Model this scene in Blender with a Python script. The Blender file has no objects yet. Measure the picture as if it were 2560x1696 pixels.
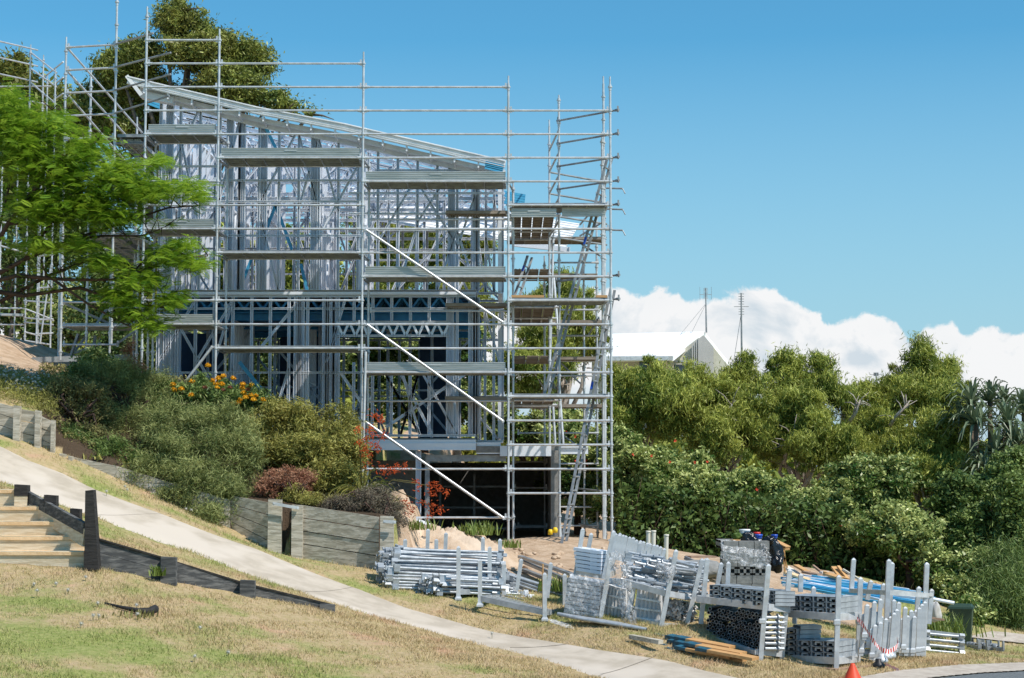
import bpy, math, random
import numpy as np
from mathutils import Vector, Matrix
S = bpy.context.scene
# ------------------------------------------------------------------ camera
F = 4600.0; TH = math.radians(4.38)
CT, ST = math.cos(TH), math.sin(TH)
cam = bpy.data.objects.new('camera', bpy.data.cameras.new('camera'))
S.collection.objects.link(cam); S.camera = cam
cam.data.sensor_width = 36; cam.data.lens = 36*F/2560
cam.data.clip_start = 0.5; cam.data.clip_end = 12000
cam.rotation_euler = (math.pi/2 + TH, 0, 0)
# ------------------------------------------------------------------ light
SUN = Vector((0.60, -0.40, 0.92)).normalized()
elev = math.asin(SUN.z)
w = bpy.data.worlds.new("World"); S.world = w; w.use_nodes = True
nt = w.node_tree; N = nt.nodes; L = nt.links; N.clear()
def nd(t, **k):
    n = N.new(t)
    for a, b in k.items(): setattr(n, a, b)
    return n
def mth(op, a, b=None, c=None, clamp=False):
    n = N.new('ShaderNodeMath'); n.operation = op; n.use_clamp = clamp
    for i, v in enumerate((a, b, c)):
        if v is None: continue
        if isinstance(v, (int, float)): n.inputs[i].default_value = v
        else: L.new(v, n.inputs[i])
    return n.outputs[0]
def mixc(f, a, b, t='MIX'):
    n = N.new('ShaderNodeMix'); n.data_type = 'RGBA'; n.blend_type = t
    for i, v in ((0, f), (6, a), (7, b)):
        if isinstance(v, (int, float)): n.inputs[i].default_value = v
        elif isinstance(v, tuple): n.inputs[i].default_value = (*v, 1)
        else: L.new(v, n.inputs[i])
    return n.outputs[2]
sky = nd('ShaderNodeTexSky', sky_type='NISHITA', sun_disc=False)
sky.sun_elevation = elev; sky.sun_rotation = math.atan2(SUN.x, SUN.y)
sky.air_density = 1.0; sky.dust_density = 0.35; sky.ozone_density = 2.2; sky.altitude = 0
tc = nd('ShaderNodeTexCoord'); sp = nd('ShaderNodeSeparateXYZ'); L.new(tc.outputs['Generated'], sp.inputs[0])
ysafe = mth('MAXIMUM', sp.outputs[1], 0.02)
u = mth('DIVIDE', sp.outputs[0], ysafe); v = mth('DIVIDE', sp.outputs[2], ysafe)
# far cumulus bank: heights of the cloud tops against bearing
prof = [(300,800),(900,770),(1300,742),(1500,728),(1560,727),(1600,742),(1650,716),(1700,728),(1725,755),(1765,740),(1830,738),(1870,722),(1925,716),(1960,740),(2000,775),(2050,790),(2080,812),(2130,788),(2190,782),(2240,796),(2275,842),(2325,806),(2380,802),(2415,842),(2470,822),(2560,830),(2750,815)]
U0, U1 = (300-1280)/F, (2750-1280)/F
fc = nd('ShaderNodeFloatCurve'); cv = fc.mapping.curves[0]
for i, (px, py) in enumerate(prof):
    x = ((px-1280)/F-U0)/(U1-U0); y = (1200-py)/F*8
    if i < 2: cv.points[i].location = (x, y)
    else: cv.points.new(x, y)
cv.points[0].location = (0, (1200-800)/F*8)
fc.mapping.update()
un = mth('DIVIDE', mth('SUBTRACT', u, U0), U1-U0, clamp=True)
L.new(un, fc.inputs['Value'])
top = mth('DIVIDE', fc.outputs[0], 8)
cmb = nd('ShaderNodeCombineXYZ'); L.new(u, cmb.inputs[0]); L.new(v, cmb.inputs[1])
def noise(vec, sc, det=6, ro=.55, dist=0, off=None):
    if off:
        a = N.new('ShaderNodeVectorMath'); a.operation = 'ADD'; L.new(vec, a.inputs[0]); a.inputs[1].default_value = off; vec = a.outputs[0]
    n = N.new('ShaderNodeTexNoise'); n.inputs['Scale'].default_value = sc; n.inputs['Detail'].default_value = det
    n.inputs['Roughness'].default_value = ro; n.inputs['Distortion'].default_value = dist; L.new(vec, n.inputs['Vector'])
    return n.outputs[0]
n1 = noise(cmb.outputs[0], 60, 9, .62, .3); n2 = noise(cmb.outputs[0], 22, 6, .55, .4)
n2b = noise(cmb.outputs[0], 22, 6, .55, .4, (.006, .008, 0))
edge = mth('ADD', mth('MULTIPLY', mth('SUBTRACT', n1, .5), .022), mth('MULTIPLY', mth('SUBTRACT', n2, .5), .016))
dd = mth('ADD', mth('SUBTRACT', top, v), edge)
mr = nd('ShaderNodeMapRange', interpolation_type='SMOOTHSTEP'); L.new(dd, mr.inputs[0]); mr.inputs[1].default_value = -.001; mr.inputs[2].default_value = .003
# the bank thins out towards the horizon
lo = nd('ShaderNodeMapRange', interpolation_type='SMOOTHSTEP'); L.new(mth('ADD', v, mth('MULTIPLY', mth('SUBTRACT', n2, .5), .03)), lo.inputs[0]); lo.inputs[1].default_value = .034; lo.inputs[2].default_value = .053
lo.inputs[3].default_value = .25
dens = mth('MULTIPLY', mr.outputs[0], lo.outputs[0])
dens = mth('MULTIPLY', dens, mth('GREATER_THAN', sp.outputs[1], .2))
depth = nd('ShaderNodeMapRange'); L.new(dd, depth.inputs[0]); depth.inputs[1].default_value = .008; depth.inputs[2].default_value = .05
sh = mth('ADD', mth('MULTIPLY', mth('SUBTRACT', n2b, n2), 5.5), mth('MULTIPLY', depth.outputs[0], .45), clamp=True)  # offset noise paints lit and shaded sides into the cloud colour
sh = mth('ADD', sh, mth('MULTIPLY', mth('SUBTRACT', noise(cmb.outputs[0], 9, 4, .5, .2, (3, 1, 0)), .5), 1.6), clamp=True)
K = 9.0
ccol = mixc(sh, (1.02*K, 1.03*K, 1.04*K), (.68*K, .78*K, .86*K))
skm = mixc(1.0, sky.outputs[0], (.55, 1.26, 1.42), 'MULTIPLY')
hz_ = mth('MULTIPLY', mth('SUBTRACT', .235, sp.outputs[2]), 4.6, clamp=True)
skm = mixc(hz_, skm, (4.2, 6.2, 7.4))
fin = mixc(dens, skm, ccol)
bg = nd('ShaderNodeBackground'); bg.inputs[1].default_value = .1; L.new(fin, bg.inputs[0])
wo = nd('ShaderNodeOutputWorld'); L.new(bg.outputs[0], wo.inputs[0])
sl = bpy.data.lights.new('sun', 'SUN'); sl.energy = 5.0; sl.angle = math.radians(.53); sl.color = (1, .925, .83)
so = bpy.data.objects.new('sun', sl); S.collection.objects.link(so); so.rotation_euler = SUN.to_track_quat('Z', 'Y').to_euler()
S.view_settings.view_transform = 'Standard'; S.view_settings.look = 'None'; S.view_settings.exposure = 0; S.view_settings.gamma = 1
S.cycles.max_bounces = 6; S.cycles.transparent_max_bounces = 12; S.cycles.transmission_bounces = 4; S.cycles.diffuse_bounces = 3
# ------------------------------------------------------------------ helpers
rnd = random.Random(5); npr = np.random.default_rng(5)
def P(px, py, Y):
    """world point at distance Y seen in the photograph at (px, py)"""
    a = (px-1280)/F; b = (848-py)/F
    dy = CT - b*ST; dz = ST + b*CT
    return Vector((a/dy*Y, Y, dz/dy*Y))
def X(px, Y, py=848): return P(px, py, Y).x
def Zf(py, Y): return P(1280, py, Y).z
class MB:
    def __init__(s): s.v = []; s.f = []; s.sm = []; s.mi = []; s.cur = 0
    def _add(s, vs, fs, sm=False):
        n = len(s.v); s.v += [tuple(a) for a in vs]
        for f in fs: s.f.append([n+i for i in f]); s.sm.append(sm); s.mi.append(s.cur)
        return s
    def hexa(s, c, sm=False):
        return s._add(c, [(0,3,2,1),(4,5,6,7),(0,1,5,4),(1,2,6,5),(2,3,7,6),(3,0,4,7)], sm)
    def box(s, c, d, rz=0.0, M=None):
        x, y, z = d[0]/2, d[1]/2, d[2]/2; c = Vector(c)
        R = M if M is not None else Matrix.Rotation(rz, 3, 'Z')
        return s.hexa([c + R @ Vector(q) for q in ((-x,-y,-z),(x,-y,-z),(x,y,-z),(-x,y,-z),(-x,-y,z),(x,-y,z),(x,y,z),(-x,y,z))])
    def bar(s, p, q, w, h, up=(0,0,1), lip=0):
        p, q = Vector(p), Vector(q); d = (q-p).normalized(); up = Vector(up)
        if abs(d.dot(up)) > .95: up = Vector((0,1,0)) if abs(d.y) < .9 else Vector((1,0,0))
        a = d.cross(up).normalized(); b = a.cross(d).normalized()
        a = a*w/2; b = b*h/2
        return s.hexa([p-a-b, p+a-b, q+a-b, q-a-b, p-a+b, p+a+b, q+a+b, q-a+b])
    def tube(s, p, q, r, n=8, r2=None, cap=True):
        p, q = Vector(p), Vector(q); r2 = r if r2 is None else r2
        d = (q-p).normalized(); a = d.orthogonal().normalized(); b = d.cross(a)
        A = [p+(a*math.cos(t)+b*math.sin(t))*r for t in [2*math.pi*i/n for i in range(n)]]
        B = [q+(a*math.cos(t)+b*math.sin(t))*r2 for t in [2*math.pi*i/n for i in range(n)]]
        s._add(A+B, [(i, (i+1) % n, n+(i+1) % n, n+i) for i in range(n)], True)
        if cap: s._add(A, [tuple(range(n-1, -1, -1))]); s._add(B, [tuple(range(n))])
        return s
    def path(s, pts, rs, n=6):
        pts = [Vector(p) for p in pts]; m = len(pts); vs = []
        if not hasattr(rs, '__len__'): rs = [rs]*m
        a = None
        for i, p in enumerate(pts):
            d = (pts[min(i+1, m-1)]-pts[max(i-1, 0)]).normalized()
            a = d.orthogonal().normalized() if a is None else (a-d*a.dot(d)).normalized()
            b = d.cross(a)
            vs += [p+(a*math.cos(t)+b*math.sin(t))*rs[i] for t in [2*math.pi*k/n for k in range(n)]]
        fs = [(i*n+k, i*n+(k+1) % n, (i+1)*n+(k+1) % n, (i+1)*n+k) for i in range(m-1) for k in range(n)]
        fs += [tuple(range(n-1, -1, -1)), tuple(range((m-1)*n, m*n))]
        return s._add(vs, fs, True)
    def lathe(s, c, prof, n=16, M=None):
        c = Vector(c); vs = []
        for r, z in prof:
            for k in range(n):
                q = Vector((r*math.cos(2*math.pi*k/n), r*math.sin(2*math.pi*k/n), z)); vs.append(c+(M @ q if M else q))
        m = len(prof)
        return s._add(vs, [(i*n+k, i*n+(k+1) % n, (i+1)*n+(k+1) % n, (i+1)*n+k) for i in range(m-1) for k in range(n)], n > 4)
    def blob(s, c, r, n=12, m=8, amp=.15, seed=0, sq=1.0):
        rg = random.Random(seed); vs = []; ph = [rg.uniform(0, 6.3) for _ in range(9)]
        for i in range(m+1):
            t = math.pi*i/m
            for k in range(n):
                a = 2*math.pi*k/n
                q = 1+amp*(math.sin(3*a+ph[0]+2*t)+math.sin(5*a+ph[1]-3*t+ph[2])*.6+math.sin(4*t+ph[3]+a)*.7)*math.sin(t) + rg.uniform(-amp, amp)*.35*math.sin(t)
                vs.append((c[0]+r[0]*q*math.sin(t)*math.cos(a), c[1]+r[1]*q*math.sin(t)*math.sin(a), c[2]+r[2]*q*math.cos(t)))
        return s._add(vs, [(i*n+k, (i+1)*n+k, (i+1)*n+(k+1) % n, i*n+(k+1) % n) for i in range(m) for k in range(n)], True)
    def mesh(s, name):
        me = bpy.data.meshes.new(name); me.from_pydata(s.v, [], s.f); me.polygons.foreach_set('use_smooth', s.sm)
        me.polygons.foreach_set('material_index', s.mi); me.update(); return me
def link(o, parent=None):
    S.collection.objects.link(o)
    if parent is not None:
        o.parent = parent
    return o
def build(mb, name, mat, parent=None, kind=None, label=None):
    me = mb.mesh(name) if isinstance(mb, MB) else mb
    for m in (mat if isinstance(mat, (list, tuple)) else [mat]): me.materials.append(m)
    o = bpy.data.objects.new(name, me); link(o)
    if parent is not None:
        o.parent = parent; o.matrix_parent_inverse = root_inv(parent)
    if kind: o['kind'] = kind
    if label: o['label'] = label
    return o
def world_loc(o):
    l = Vector(o.location) if not o.parent else Vector((0,0,0))
    return l
def root_inv(o):
    # every parent here is either an Empty with only a location, or a mesh already expressed in world space
    while o.parent: return Matrix.Identity(4)
    return Matrix.Translation(-Vector(o.location))
def tag(o, label, cat, group=None):
    o['label'] = label; o['category'] = cat
    if group: o['group'] = group
    return o
def thing(name, label, cat, loc, group=None):
    o = bpy.data.objects.new(name, None); o.empty_display_size = .2; link(o); o.location = loc
    return tag(o, label, cat, group)
def solo(mb, name, mat, label, cat, group=None):
    """a thing of one mesh, its origin moved to its base"""
    a = np.array(mb.v); c = Vector(((a[:,0].min()+a[:,0].max())/2, (a[:,1].min()+a[:,1].max())/2, a[:,2].min()))
    mb.v = [tuple(Vector(p)-c) for p in mb.v]
    o = build(mb, name, mat); o.location = c
    return tag(o, label, cat, group)
def struct(mb, name, mat):
    return build(mb, name, mat, kind='structure')
# ------------------------------------------------------------------ materials
def mat(name, col, rough=.6, metal=0, col2=None, scale=8, det=5, bump=0, bscale=None, spec=.5, stretch=None, ramp=(.35, .65), transl=0, var=None, col3=None, s3=1.5, r3=(.45, .6)):
    m = bpy.data.materials.new(name); m.use_nodes = True; t = m.node_tree; n = t.nodes; l = t.links
    b = n['Principled BSDF']; b.inputs['Roughness'].default_value = rough; b.inputs['Metallic'].default_value = metal
    b.inputs['Specular IOR Level'].default_value = spec; b.inputs['Base Color'].default_value = (*col, 1)
    out = None
    tcn = n.new('ShaderNodeTexCoord'); vec = tcn.outputs['Object']
    if stretch:
        mp = n.new('ShaderNodeMapping'); mp.inputs['Scale'].default_value = stretch; l.new(vec, mp.inputs[0]); vec = mp.outputs[0]
    def ns(sc, d=det):
        k = n.new('ShaderNodeTexNoise'); k.inputs['Scale'].default_value = sc; k.inputs['Detail'].default_value = d; k.inputs['Roughness'].default_value = .6; l.new(vec, k.inputs['Vector']); return k.outputs[0]
    def rng(x, a, c):
        r = n.new('ShaderNodeMapRange'); r.interpolation_type = 'SMOOTHSTEP'; l.new(x, r.inputs[0]); r.inputs[1].default_value = a; r.inputs[2].default_value = c; return r.outputs[0]
    def mx(f, a, c):
        k = n.new('ShaderNodeMix'); k.data_type = 'RGBA'; l.new(f, k.inputs[0])
        for i, x in ((6, a), (7, c)):
            if isinstance(x, tuple): k.inputs[i].default_value = (*x, 1)
            else: l.new(x, k.inputs[i])
        return k.outputs[2]
    if col2: out = mx(rng(ns(scale), *ramp), col, col2)
    if col3: out = mx(rng(ns(s3, 3), *r3), out if out else col, col3)
    if var:   # per-face attribute 0..1 -> light variation
        at = n.new('ShaderNodeAttribute'); at.attribute_name = 'var'
        out = mx(at.outputs['Fac'], out if out else col, var)
    if out: l.new(out, b.inputs['Base Color'])
    if bump:
        bp = n.new('ShaderNodeBump'); bp.inputs['Strength'].default_value = bump; bp.inputs['Distance'].default_value = .02
        l.new(ns(bscale or scale*3), bp.inputs['Height']); l.new(bp.outputs[0], b.inputs['Normal'])
    if transl:
        tr = n.new('ShaderNodeBsdfTranslucent'); ms = n.new('ShaderNodeMixShader'); ms.inputs[0].default_value = transl
        if out: l.new(out, tr.inputs[0])
        else: tr.inputs[0].default_value = (*col, 1)
        l.new(b.outputs[0], ms.inputs[1]); l.new(tr.outputs[0], ms.inputs[2]); l.new(ms.outputs[0], n['Material Output'].inputs[0])
    return m
M = {}
M['galv'] = mat('galvanised_tube', (.66, .68, .70), .36, .3, (.50, .52, .54), 6, bump=.12, col3=(.52, .50, .47), s3=3, r3=(.55, .75))
M['stock'] = mat('stock_galvanised', (.47, .505, .54), .4, .3, (.33, .36, .39), 7, bump=.12)
M['galvd'] = mat('weathered_shaded_galvanised', (.36, .38, .39), .5, .4, (.24, .25, .26), 5, bump=.1)
M['plank'] = mat('steel_plank', (.56, .58, .58), .42, .25, (.42, .45, .44), 4, stretch=(.5, 4, 4), bump=.1)
M['frame'] = mat('frame_steel', (.82, .86, .93), .42, .03, (.74, .80, .89), 3, bump=.05)
M['blue'] = mat('blue_steel', (.03, .26, .52), .45, .0, (.02, .18, .40), 3)
M['navy'] = mat('navy_shade', (.02, .05, .10), .6, 0, (.012, .03, .07), 2)
M['blight'] = mat('pale_blue_sheet', (.08, .42, .66), .5, 0, (.06, .34, .58), 3)
M['white'] = mat('white_sheet', (.86, .87, .88), .5, .0, (.70, .72, .74), 3)
M['block'] = mat('grey_block', (.27, .27, .26), .9, 0, (.21, .21, .2), 12, bump=.3)
M['plyd'] = mat('deck_underside', (.34, .29, .24), .8, 0, (.26, .22, .18), 3)
M['ply'] = mat('ply_board', (.36, .24, .17), .8, 0, (.28, .18, .12), 5, stretch=(1, 6, 1))
M['timber'] = mat('new_timber', (.62, .36, .15), .7, 0, (.48, .26, .10), 3, stretch=(.6, 8, 8))
M['oldtimber'] = mat('weathered_timber', (.44, .40, .32), .9, 0, (.29, .265, .21), 3, stretch=(1, 5, 9), bump=.5, col3=(.54, .50, .42), s3=2.5)
M['blacktimber'] = mat('charred_timber', (.012, .011, .011), .8, 0, (.035, .032, .03), 4, stretch=(1, 4, 9), bump=.5)
M['greytimber'] = mat('dark_grey_timber', (.055, .058, .06), .9, 0, (.16, .16, .155), 2.5, stretch=(1, 4, 10), bump=.5, ramp=(.4, .7))
M['step'] = mat('step_timber', (.70, .62, .47), .9, 0, (.54, .44, .29), 3, stretch=(1, 3, 8), bump=.4)
M['stepsand'] = mat('step_sand', (.80, .58, .35), .95, 0, (.68, .46, .25), 6, bump=.5)
M['concrete'] = mat('path_concrete', (.53, .46, .375), .9, 0, (.42, .36, .285), 2.2, bump=.15, bscale=60, col3=(.57, .50, .42), s3=.6)
M['kerb'] = mat('kerb_concrete', (.50, .44, .37), .9, 0, (.40, .34, .28), 6, bump=.3)
M['asphalt'] = mat('asphalt', (.16, .175, .18), .9, 0, (.10, .11, .115), 30, bump=.4)
M['sand'] = mat('sand', (.56, .42, .30), .95, 0, (.44, .31, .20), 4, bump=1, bscale=14, col3=(.62, .49, .37), s3=.8)
M['soil'] = mat('garden_soil', (.10, .07, .045), .95, 0, (.05, .035, .025), 6, bump=.8)
M['black'] = mat('black_end', (.012, .014, .018), .5, .2)
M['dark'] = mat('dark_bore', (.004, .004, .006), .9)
M['bag'] = mat('black_plastic', (.006, .006, .008), .22, 0, bump=.8, bscale=14)
M['wrap'] = bpy.data.materials.new('clear_wrap')
M['roofwhite'] = mat('white_roof', (.9, .9, .9), .5)
M['cream'] = mat('cream_wall', (.62, .60, .50), .8, 0, (.56, .54, .45), 4)
M['palegrey'] = mat('pale_grey_wall', (.50, .485, .47), .8, 0, (.46, .445, .43), 2)
M['glass'] = mat('dark_glass', (.05, .07, .09), .1)
M['brown'] = mat('brown_slats', (.12, .06, .04), .7)
M['orange'] = mat('cone_orange', (.75, .07, .02), .5, 0, (.6, .06, .02), 6)
M['red'] = mat('red_paint', (.6, .02, .015), .5)
M['tapew'] = mat('tape_white', (.8, .78, .76), .5)
M['binm'] = mat('bin_green', (.025, .055, .035), .5)
M['pvc'] = mat('pvc_pipe', (.68, .64, .55), .5)
M['bluep'] = mat('blue_plastic', (.02, .08, .45), .4)
M['yellow'] = mat('yellow_plastic', (.8, .55, .02), .5)
M['bluepaint'] = mat('teal_paint', (.01, .12, .20), .6, 0, (.03, .05, .05), 6)
M['bark'] = mat('grey_bark', (.22, .17, .13), .9, 0, (.11, .085, .065), 5, stretch=(3, 3, .8), bump=.6)
M['palebark'] = mat('pale_bark', (.50, .44, .38), .9, 0, (.33, .28, .24), 5, stretch=(3, 3, .8), bump=.5)
M['redbark'] = mat('dark_red_bark', (.10, .055, .04), .9, 0, (.05, .03, .022), 5, bump=.5)
def setup_wrap():
    m = M['wrap']; m.use_nodes = True; n = m.node_tree.nodes; l = m.node_tree.links
    b = n['Principled BSDF']; b.inputs['Base Color'].default_value = (.85, .87, .9, 1); b.inputs['Roughness'].default_value = .18
    t = n.new('ShaderNodeTexCoord'); k = n.new('ShaderNodeTexNoise'); k.inputs['Scale'].default_value = 9; k.inputs['Detail'].default_value = 6; k.inputs['Distortion'].default_value = 2
    l.new(t.outputs['Object'], k.inputs['Vector'])
    r = n.new('ShaderNodeMapRange'); l.new(k.outputs[0], r.inputs[0]); r.inputs[1].default_value = .35; r.inputs[2].default_value = .75; r.inputs[3].default_value = .05; r.inputs[4].default_value = .6
    l.new(r.outputs[0], b.inputs['Alpha'])
    bp = n.new('ShaderNodeBump'); bp.inputs['Strength'].default_value = .7; bp.inputs['Distance'].default_value = .03; l.new(k.outputs[0], bp.inputs['Height']); l.new(bp.outputs[0], b.inputs['Normal'])
setup_wrap()
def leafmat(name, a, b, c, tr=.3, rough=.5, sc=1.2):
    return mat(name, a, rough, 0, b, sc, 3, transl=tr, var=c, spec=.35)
# dark, mid, light
M['l_jac'] = leafmat('fern_leaf', (.075, .19, .014), (.15, .30, .02), (.38, .54, .05), .42)
M['l_gum'] = leafmat('gum_leaf', (.07, .12, .022), (.16, .15, .035), (.36, .40, .09), .2, .45, .5)
M['l_mel'] = leafmat('drooping_leaf', (.07, .14, .018), (.18, .20, .024), (.55, .58, .13), .28, .5, .5)
M['l_hedge'] = leafmat('glossy_leaf', (.045, .12, .02), (.10, .17, .03), (.55, .60, .22), .2, .38, 1)
M['l_dark'] = leafmat('dark_leaf', (.04, .09, .02), (.08, .14, .03), (.26, .34, .10), .2, .5, 1)
M['l_rose'] = leafmat('rosemary_leaf', (.075, .12, .03), (.15, .18, .05), (.40, .43, .16), .2, .6, 1)
M['l_olive'] = leafmat('olive_leaf', (.13, .14, .025), (.24, .21, .045), (.46, .44, .12), .25, .6, 1)
M['l_brown'] = leafmat('brown_twig_leaf', (.13, .115, .045), (.19, .165, .055), (.32, .31, .11), .2, .7, 1)
M['l_copper'] = leafmat('copper_leaf', (.22, .08, .05), (.32, .14, .08), (.45, .25, .15), .2, .7, 2)
M['l_grey'] = leafmat('grey_heath_leaf', (.12, .09, .07), (.17, .14, .10), (.24, .21, .14), .2, .7, 1)
M['l_red'] = leafmat('orange_flower', (.70, .13, .025), (.60, .10, .02), (.85, .26, .06), .3)
M['l_yel'] = leafmat('yellow_flower', (.9, .50, .02), (.85, .42, .015), (.95, .62, .05), .3)
M['l_pand'] = leafmat('strap_leaf', (.05, .10, .06), (.10, .15, .08), (.24, .29, .17), .15, .4, 1)
M['l_weed'] = leafmat('weed_leaf', (.07, .14, .02), (.12, .18, .03), (.22, .28, .06), .3)
M['l_pink'] = leafmat('pink_leaf', (.25, .02, .06), (.15, .02, .04), (.35, .05, .10), .3)
M['bloom'] = mat('pale_seed_head', (.46, .45, .40), .95)
M['scarlet'] = mat('scarlet_petal', (.7, .06, .02), .6)
def grassmat(name, hi):
    m = bpy.data.materials.new(name); m.use_nodes = True; t = m.node_tree; n = t.nodes; l = t.links; b = n['Principled BSDF']
    b.inputs['Roughness'].default_value = .9; b.inputs['Specular IOR Level'].default_value = .15
    tcn = n.new('ShaderNodeTexCoord')
    def ns(sc, d=6, r=.6, off=0):
        k = n.new('ShaderNodeTexNoise'); k.inputs['Scale'].default_value = sc; k.inputs['Detail'].default_value = d; k.inputs['Roughness'].default_value = r
        mp = n.new('ShaderNodeMapping'); mp.inputs['Location'].default_value = (off, off, 0); l.new(tcn.outputs['Object'], mp.inputs[0]); l.new(mp.outputs[0], k.inputs['Vector']); return k.outputs[0]
    def rng(x, a, c):
        r = n.new('ShaderNodeMapRange'); r.interpolation_type = 'SMOOTHSTEP'; l.new(x, r.inputs[0]); r.inputs[1].default_value = a; r.inputs[2].default_value = c; return r.outputs[0]
    def mx(f, a, c):
        k = n.new('ShaderNodeMix'); k.data_type = 'RGBA'; l.new(f, k.inputs[0])
        for i, x in ((6, a), (7, c)):
            if isinstance(x, tuple): k.inputs[i].default_value = (*(hi*q for q in x), 1)
            else: l.new(x, k.inputs[i])
        return k.outputs[2]
    dry = mx(rng(ns(9), .35, .65), (.42, .335, .165), (.53, .40, .24))
    dry = mx(rng(ns(1.1, 4, .6, 7), .55, .72), dry, (.55, .36, .23))
    grn = mx(rng(ns(14), .35, .65), (.23, .275, .075), (.36, .365, .135))
    at = n.new('ShaderNodeAttribute'); at.attribute_name = 'green'
    ad = n.new('ShaderNodeMath'); ad.operation = 'ADD'; l.new(ns(.8, 5, .65, 3), ad.inputs[0]); l.new(at.outputs['Fac'], ad.inputs[1])
    g = rng(ad.outputs[0], .53, .74)
    c = mx(g, dry, grn)
    if hi == 1:
        a2 = n.new('ShaderNodeAttribute'); a2.attribute_name = 'sand'
        nn = ns(3, 5, .65, 1); s_ = n.new('ShaderNodeMath'); s_.operation = 'ADD'; l.new(a2.outputs['Fac'], s_.inputs[0])
        s2 = n.new('ShaderNodeMath'); s2.operation = 'MULTIPLY_ADD'; l.new(nn, s2.inputs[0]); s2.inputs[1].default_value = .7; s2.inputs[2].default_value = -.35; l.new(s2.outputs[0], s_.inputs[1])
        sc = mx(rng(ns(3.5, 8, .7), .38, .62), (.58, .435, .31), (.44, .31, .205))
        c = mx(rng(s_.outputs[0], .42, .58), c, sc)
        a3 = n.new('ShaderNodeAttribute'); a3.attribute_name = 'soil'
        c = mx(rng(a3.outputs['Fac'], .3, .7), c, (.085, .06, .04))
        bp = n.new('ShaderNodeBump'); bp.inputs['Strength'].default_value = .8; bp.inputs['Distance'].default_value = .05; l.new(ns(22, 8, .7), bp.inputs['Height']); l.new(bp.outputs[0], b.inputs['Normal'])
    l.new(c, b.inputs['Base Color'])
    return m
M['ground'] = grassmat('ground_cover', 1); M['blade'] = grassmat('grass_blade', 1.06)
# ------------------------------------------------------------------ terrain
CTL = [(0,1696,19.5),(700,1696,21.5),(1400,1696,24),(0,1445,25),(200,1425,25.4),(0,1560,22),(700,1600,23.5),(1200,1645,25),
 (0,1201,29.8),(243,1293,29.5),(362,1341,29.2),(493,1384,29.0),(640,1443,28.6),(900,1530,28.0),(1128,1591,27.4),(1280,1627,26.9),(1500,1693,25.2),
 (0,1112,31.8),(158,1180,31.6),(263,1229,31.4),(411,1285,31.0),(638,1371,30.5),(900,1470,29.8),(1027,1520,29.2),(1280,1586,28.3),(1500,1622,26.9),(1665,1646,26.2),(1851,1691,25.2),
 (100,1420,25.5),(240,1420,25.58),(391,1452,25.9),(595,1482,26.5),(830,1528,27.1),(-200,1400,25.4),(0,1240,27.4),(-200,1190,27.6),
 (0,1088,32.7),(100,1115,32.7),(280,1192,32.6),(570,1322,32.6),(705,1388,32.2),(950,1424,31.7),(1020,1430,32.0),
 (1135,1497,29.8),(1220,1495,30.2),(1360,1552,28.7),(1500,1560,28.2),(1660,1572,28.0),(1900,1655,26.5),(2095,1672,26.5),(2145,1664,27.0),(2313,1645,28.5),(2250,1690,26.0),(2560,1640,29.6),
 (2400,1622,32),(2540,1592,38),(2380,1605,37),(2560,1580,42),
 (1990,1505,36),(1700,1430,36),(1500,1402,36),(1400,1348,38),(1270,1350,38),(1525,1352,38),(1100,1385,34.5),(1300,1440,33),(1250,1400,35),
 (1600,1385,43),(1900,1405,42),(2200,1455,41),(0,958,35),(90,960,36),(0,850,39.5),(150,890,40.5),(530,960,38),(400,990,36.5),(640,1100,36),(905,1255,36.5),(905,1275,38),(150,935,40)]
pts = [tuple(P(*c)) for c in CTL]
pts += [tuple(P(-200,862,45)), tuple(P(0,872,44.5)), tuple(P(150,905,45)), tuple(P(-500,840,44)), (-20,60,4.2),(-8,60,2.6),(0,60,0),(15,60,-2.6),(30,45,-4.5),(25,22,-3.3),(10,20,-2.9),(3,12,-3.0),(-15,12,-2),(0,85,-1),(50,85,-7),(-45,85,5),(-25,35,2.6),(-25,20,0)]
# steps in the ground held by the walls: (polyline of (px, py, Y) at the foot of the wall, step heights)
def wline(pl, hs): return ([P(*p).x for p in pl], [p[2] for p in pl], hs)
WALLS = [wline([(232,1417,25.6),(405,1456,25.95),(602,1485,26.5),(838,1528,27.15),(900,1528,27.3)], [.36,.30,.14,.03,0]),
         wline([(-260,1040,32.7),(0,1088,32.75),(100,1115,32.75),(150,1135,32.7),(290,1190,32.65),(420,1255,32.7),(570,1322,32.65),(705,1388,32.25),(950,1424,31.75),(985,1425,31.8),(1040,1425,33)], [.52,.52,.50,.22,.22,.35,.50,.85,.92,.90,0])]
def sstep(t): t = np.clip(t, 0, 1); return t*t*(3-2*t)
def stepz(x, y):
    z = np.zeros_like(x)
    for xs, ys, hs in WALLS:
        yl = np.interp(x, xs, ys); h = np.interp(x, xs, hs, left=0 if xs[0] > -7 else hs[0], right=0)
        z = z+h*sstep((y-yl-.085)/.05)*np.where(xs[0] > -7, 1-sstep((y-yl)/2.2), 1)
    return z
cx = np.array([p[0] for p in pts]); cy = np.array([p[1] for p in pts]); cz = np.array([p[2] for p in pts])
cz0 = cz-stepz(cx, cy)
def ker(r2): return .5*r2*np.log(np.maximum(r2, 1e-9))
n_ = len(cx); A = np.zeros((n_+3, n_+3)); R2 = (cx[:,None]-cx)**2+(cy[:,None]-cy)**2
A[:n_,:n_] = ker(R2)+np.eye(n_)*.35; A[:n_,n_] = 1; A[:n_,n_+1] = cx; A[:n_,n_+2] = cy; A[n_:,:n_] = A[:n_,n_:].T
W_ = np.linalg.solve(A, np.concatenate([cz0, [0,0,0]]))
FOOT = (X(400,39.5), X(1400,39.5), 39.4, 47.2)   # house footprint
GX = X(880, 39.5)
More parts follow.
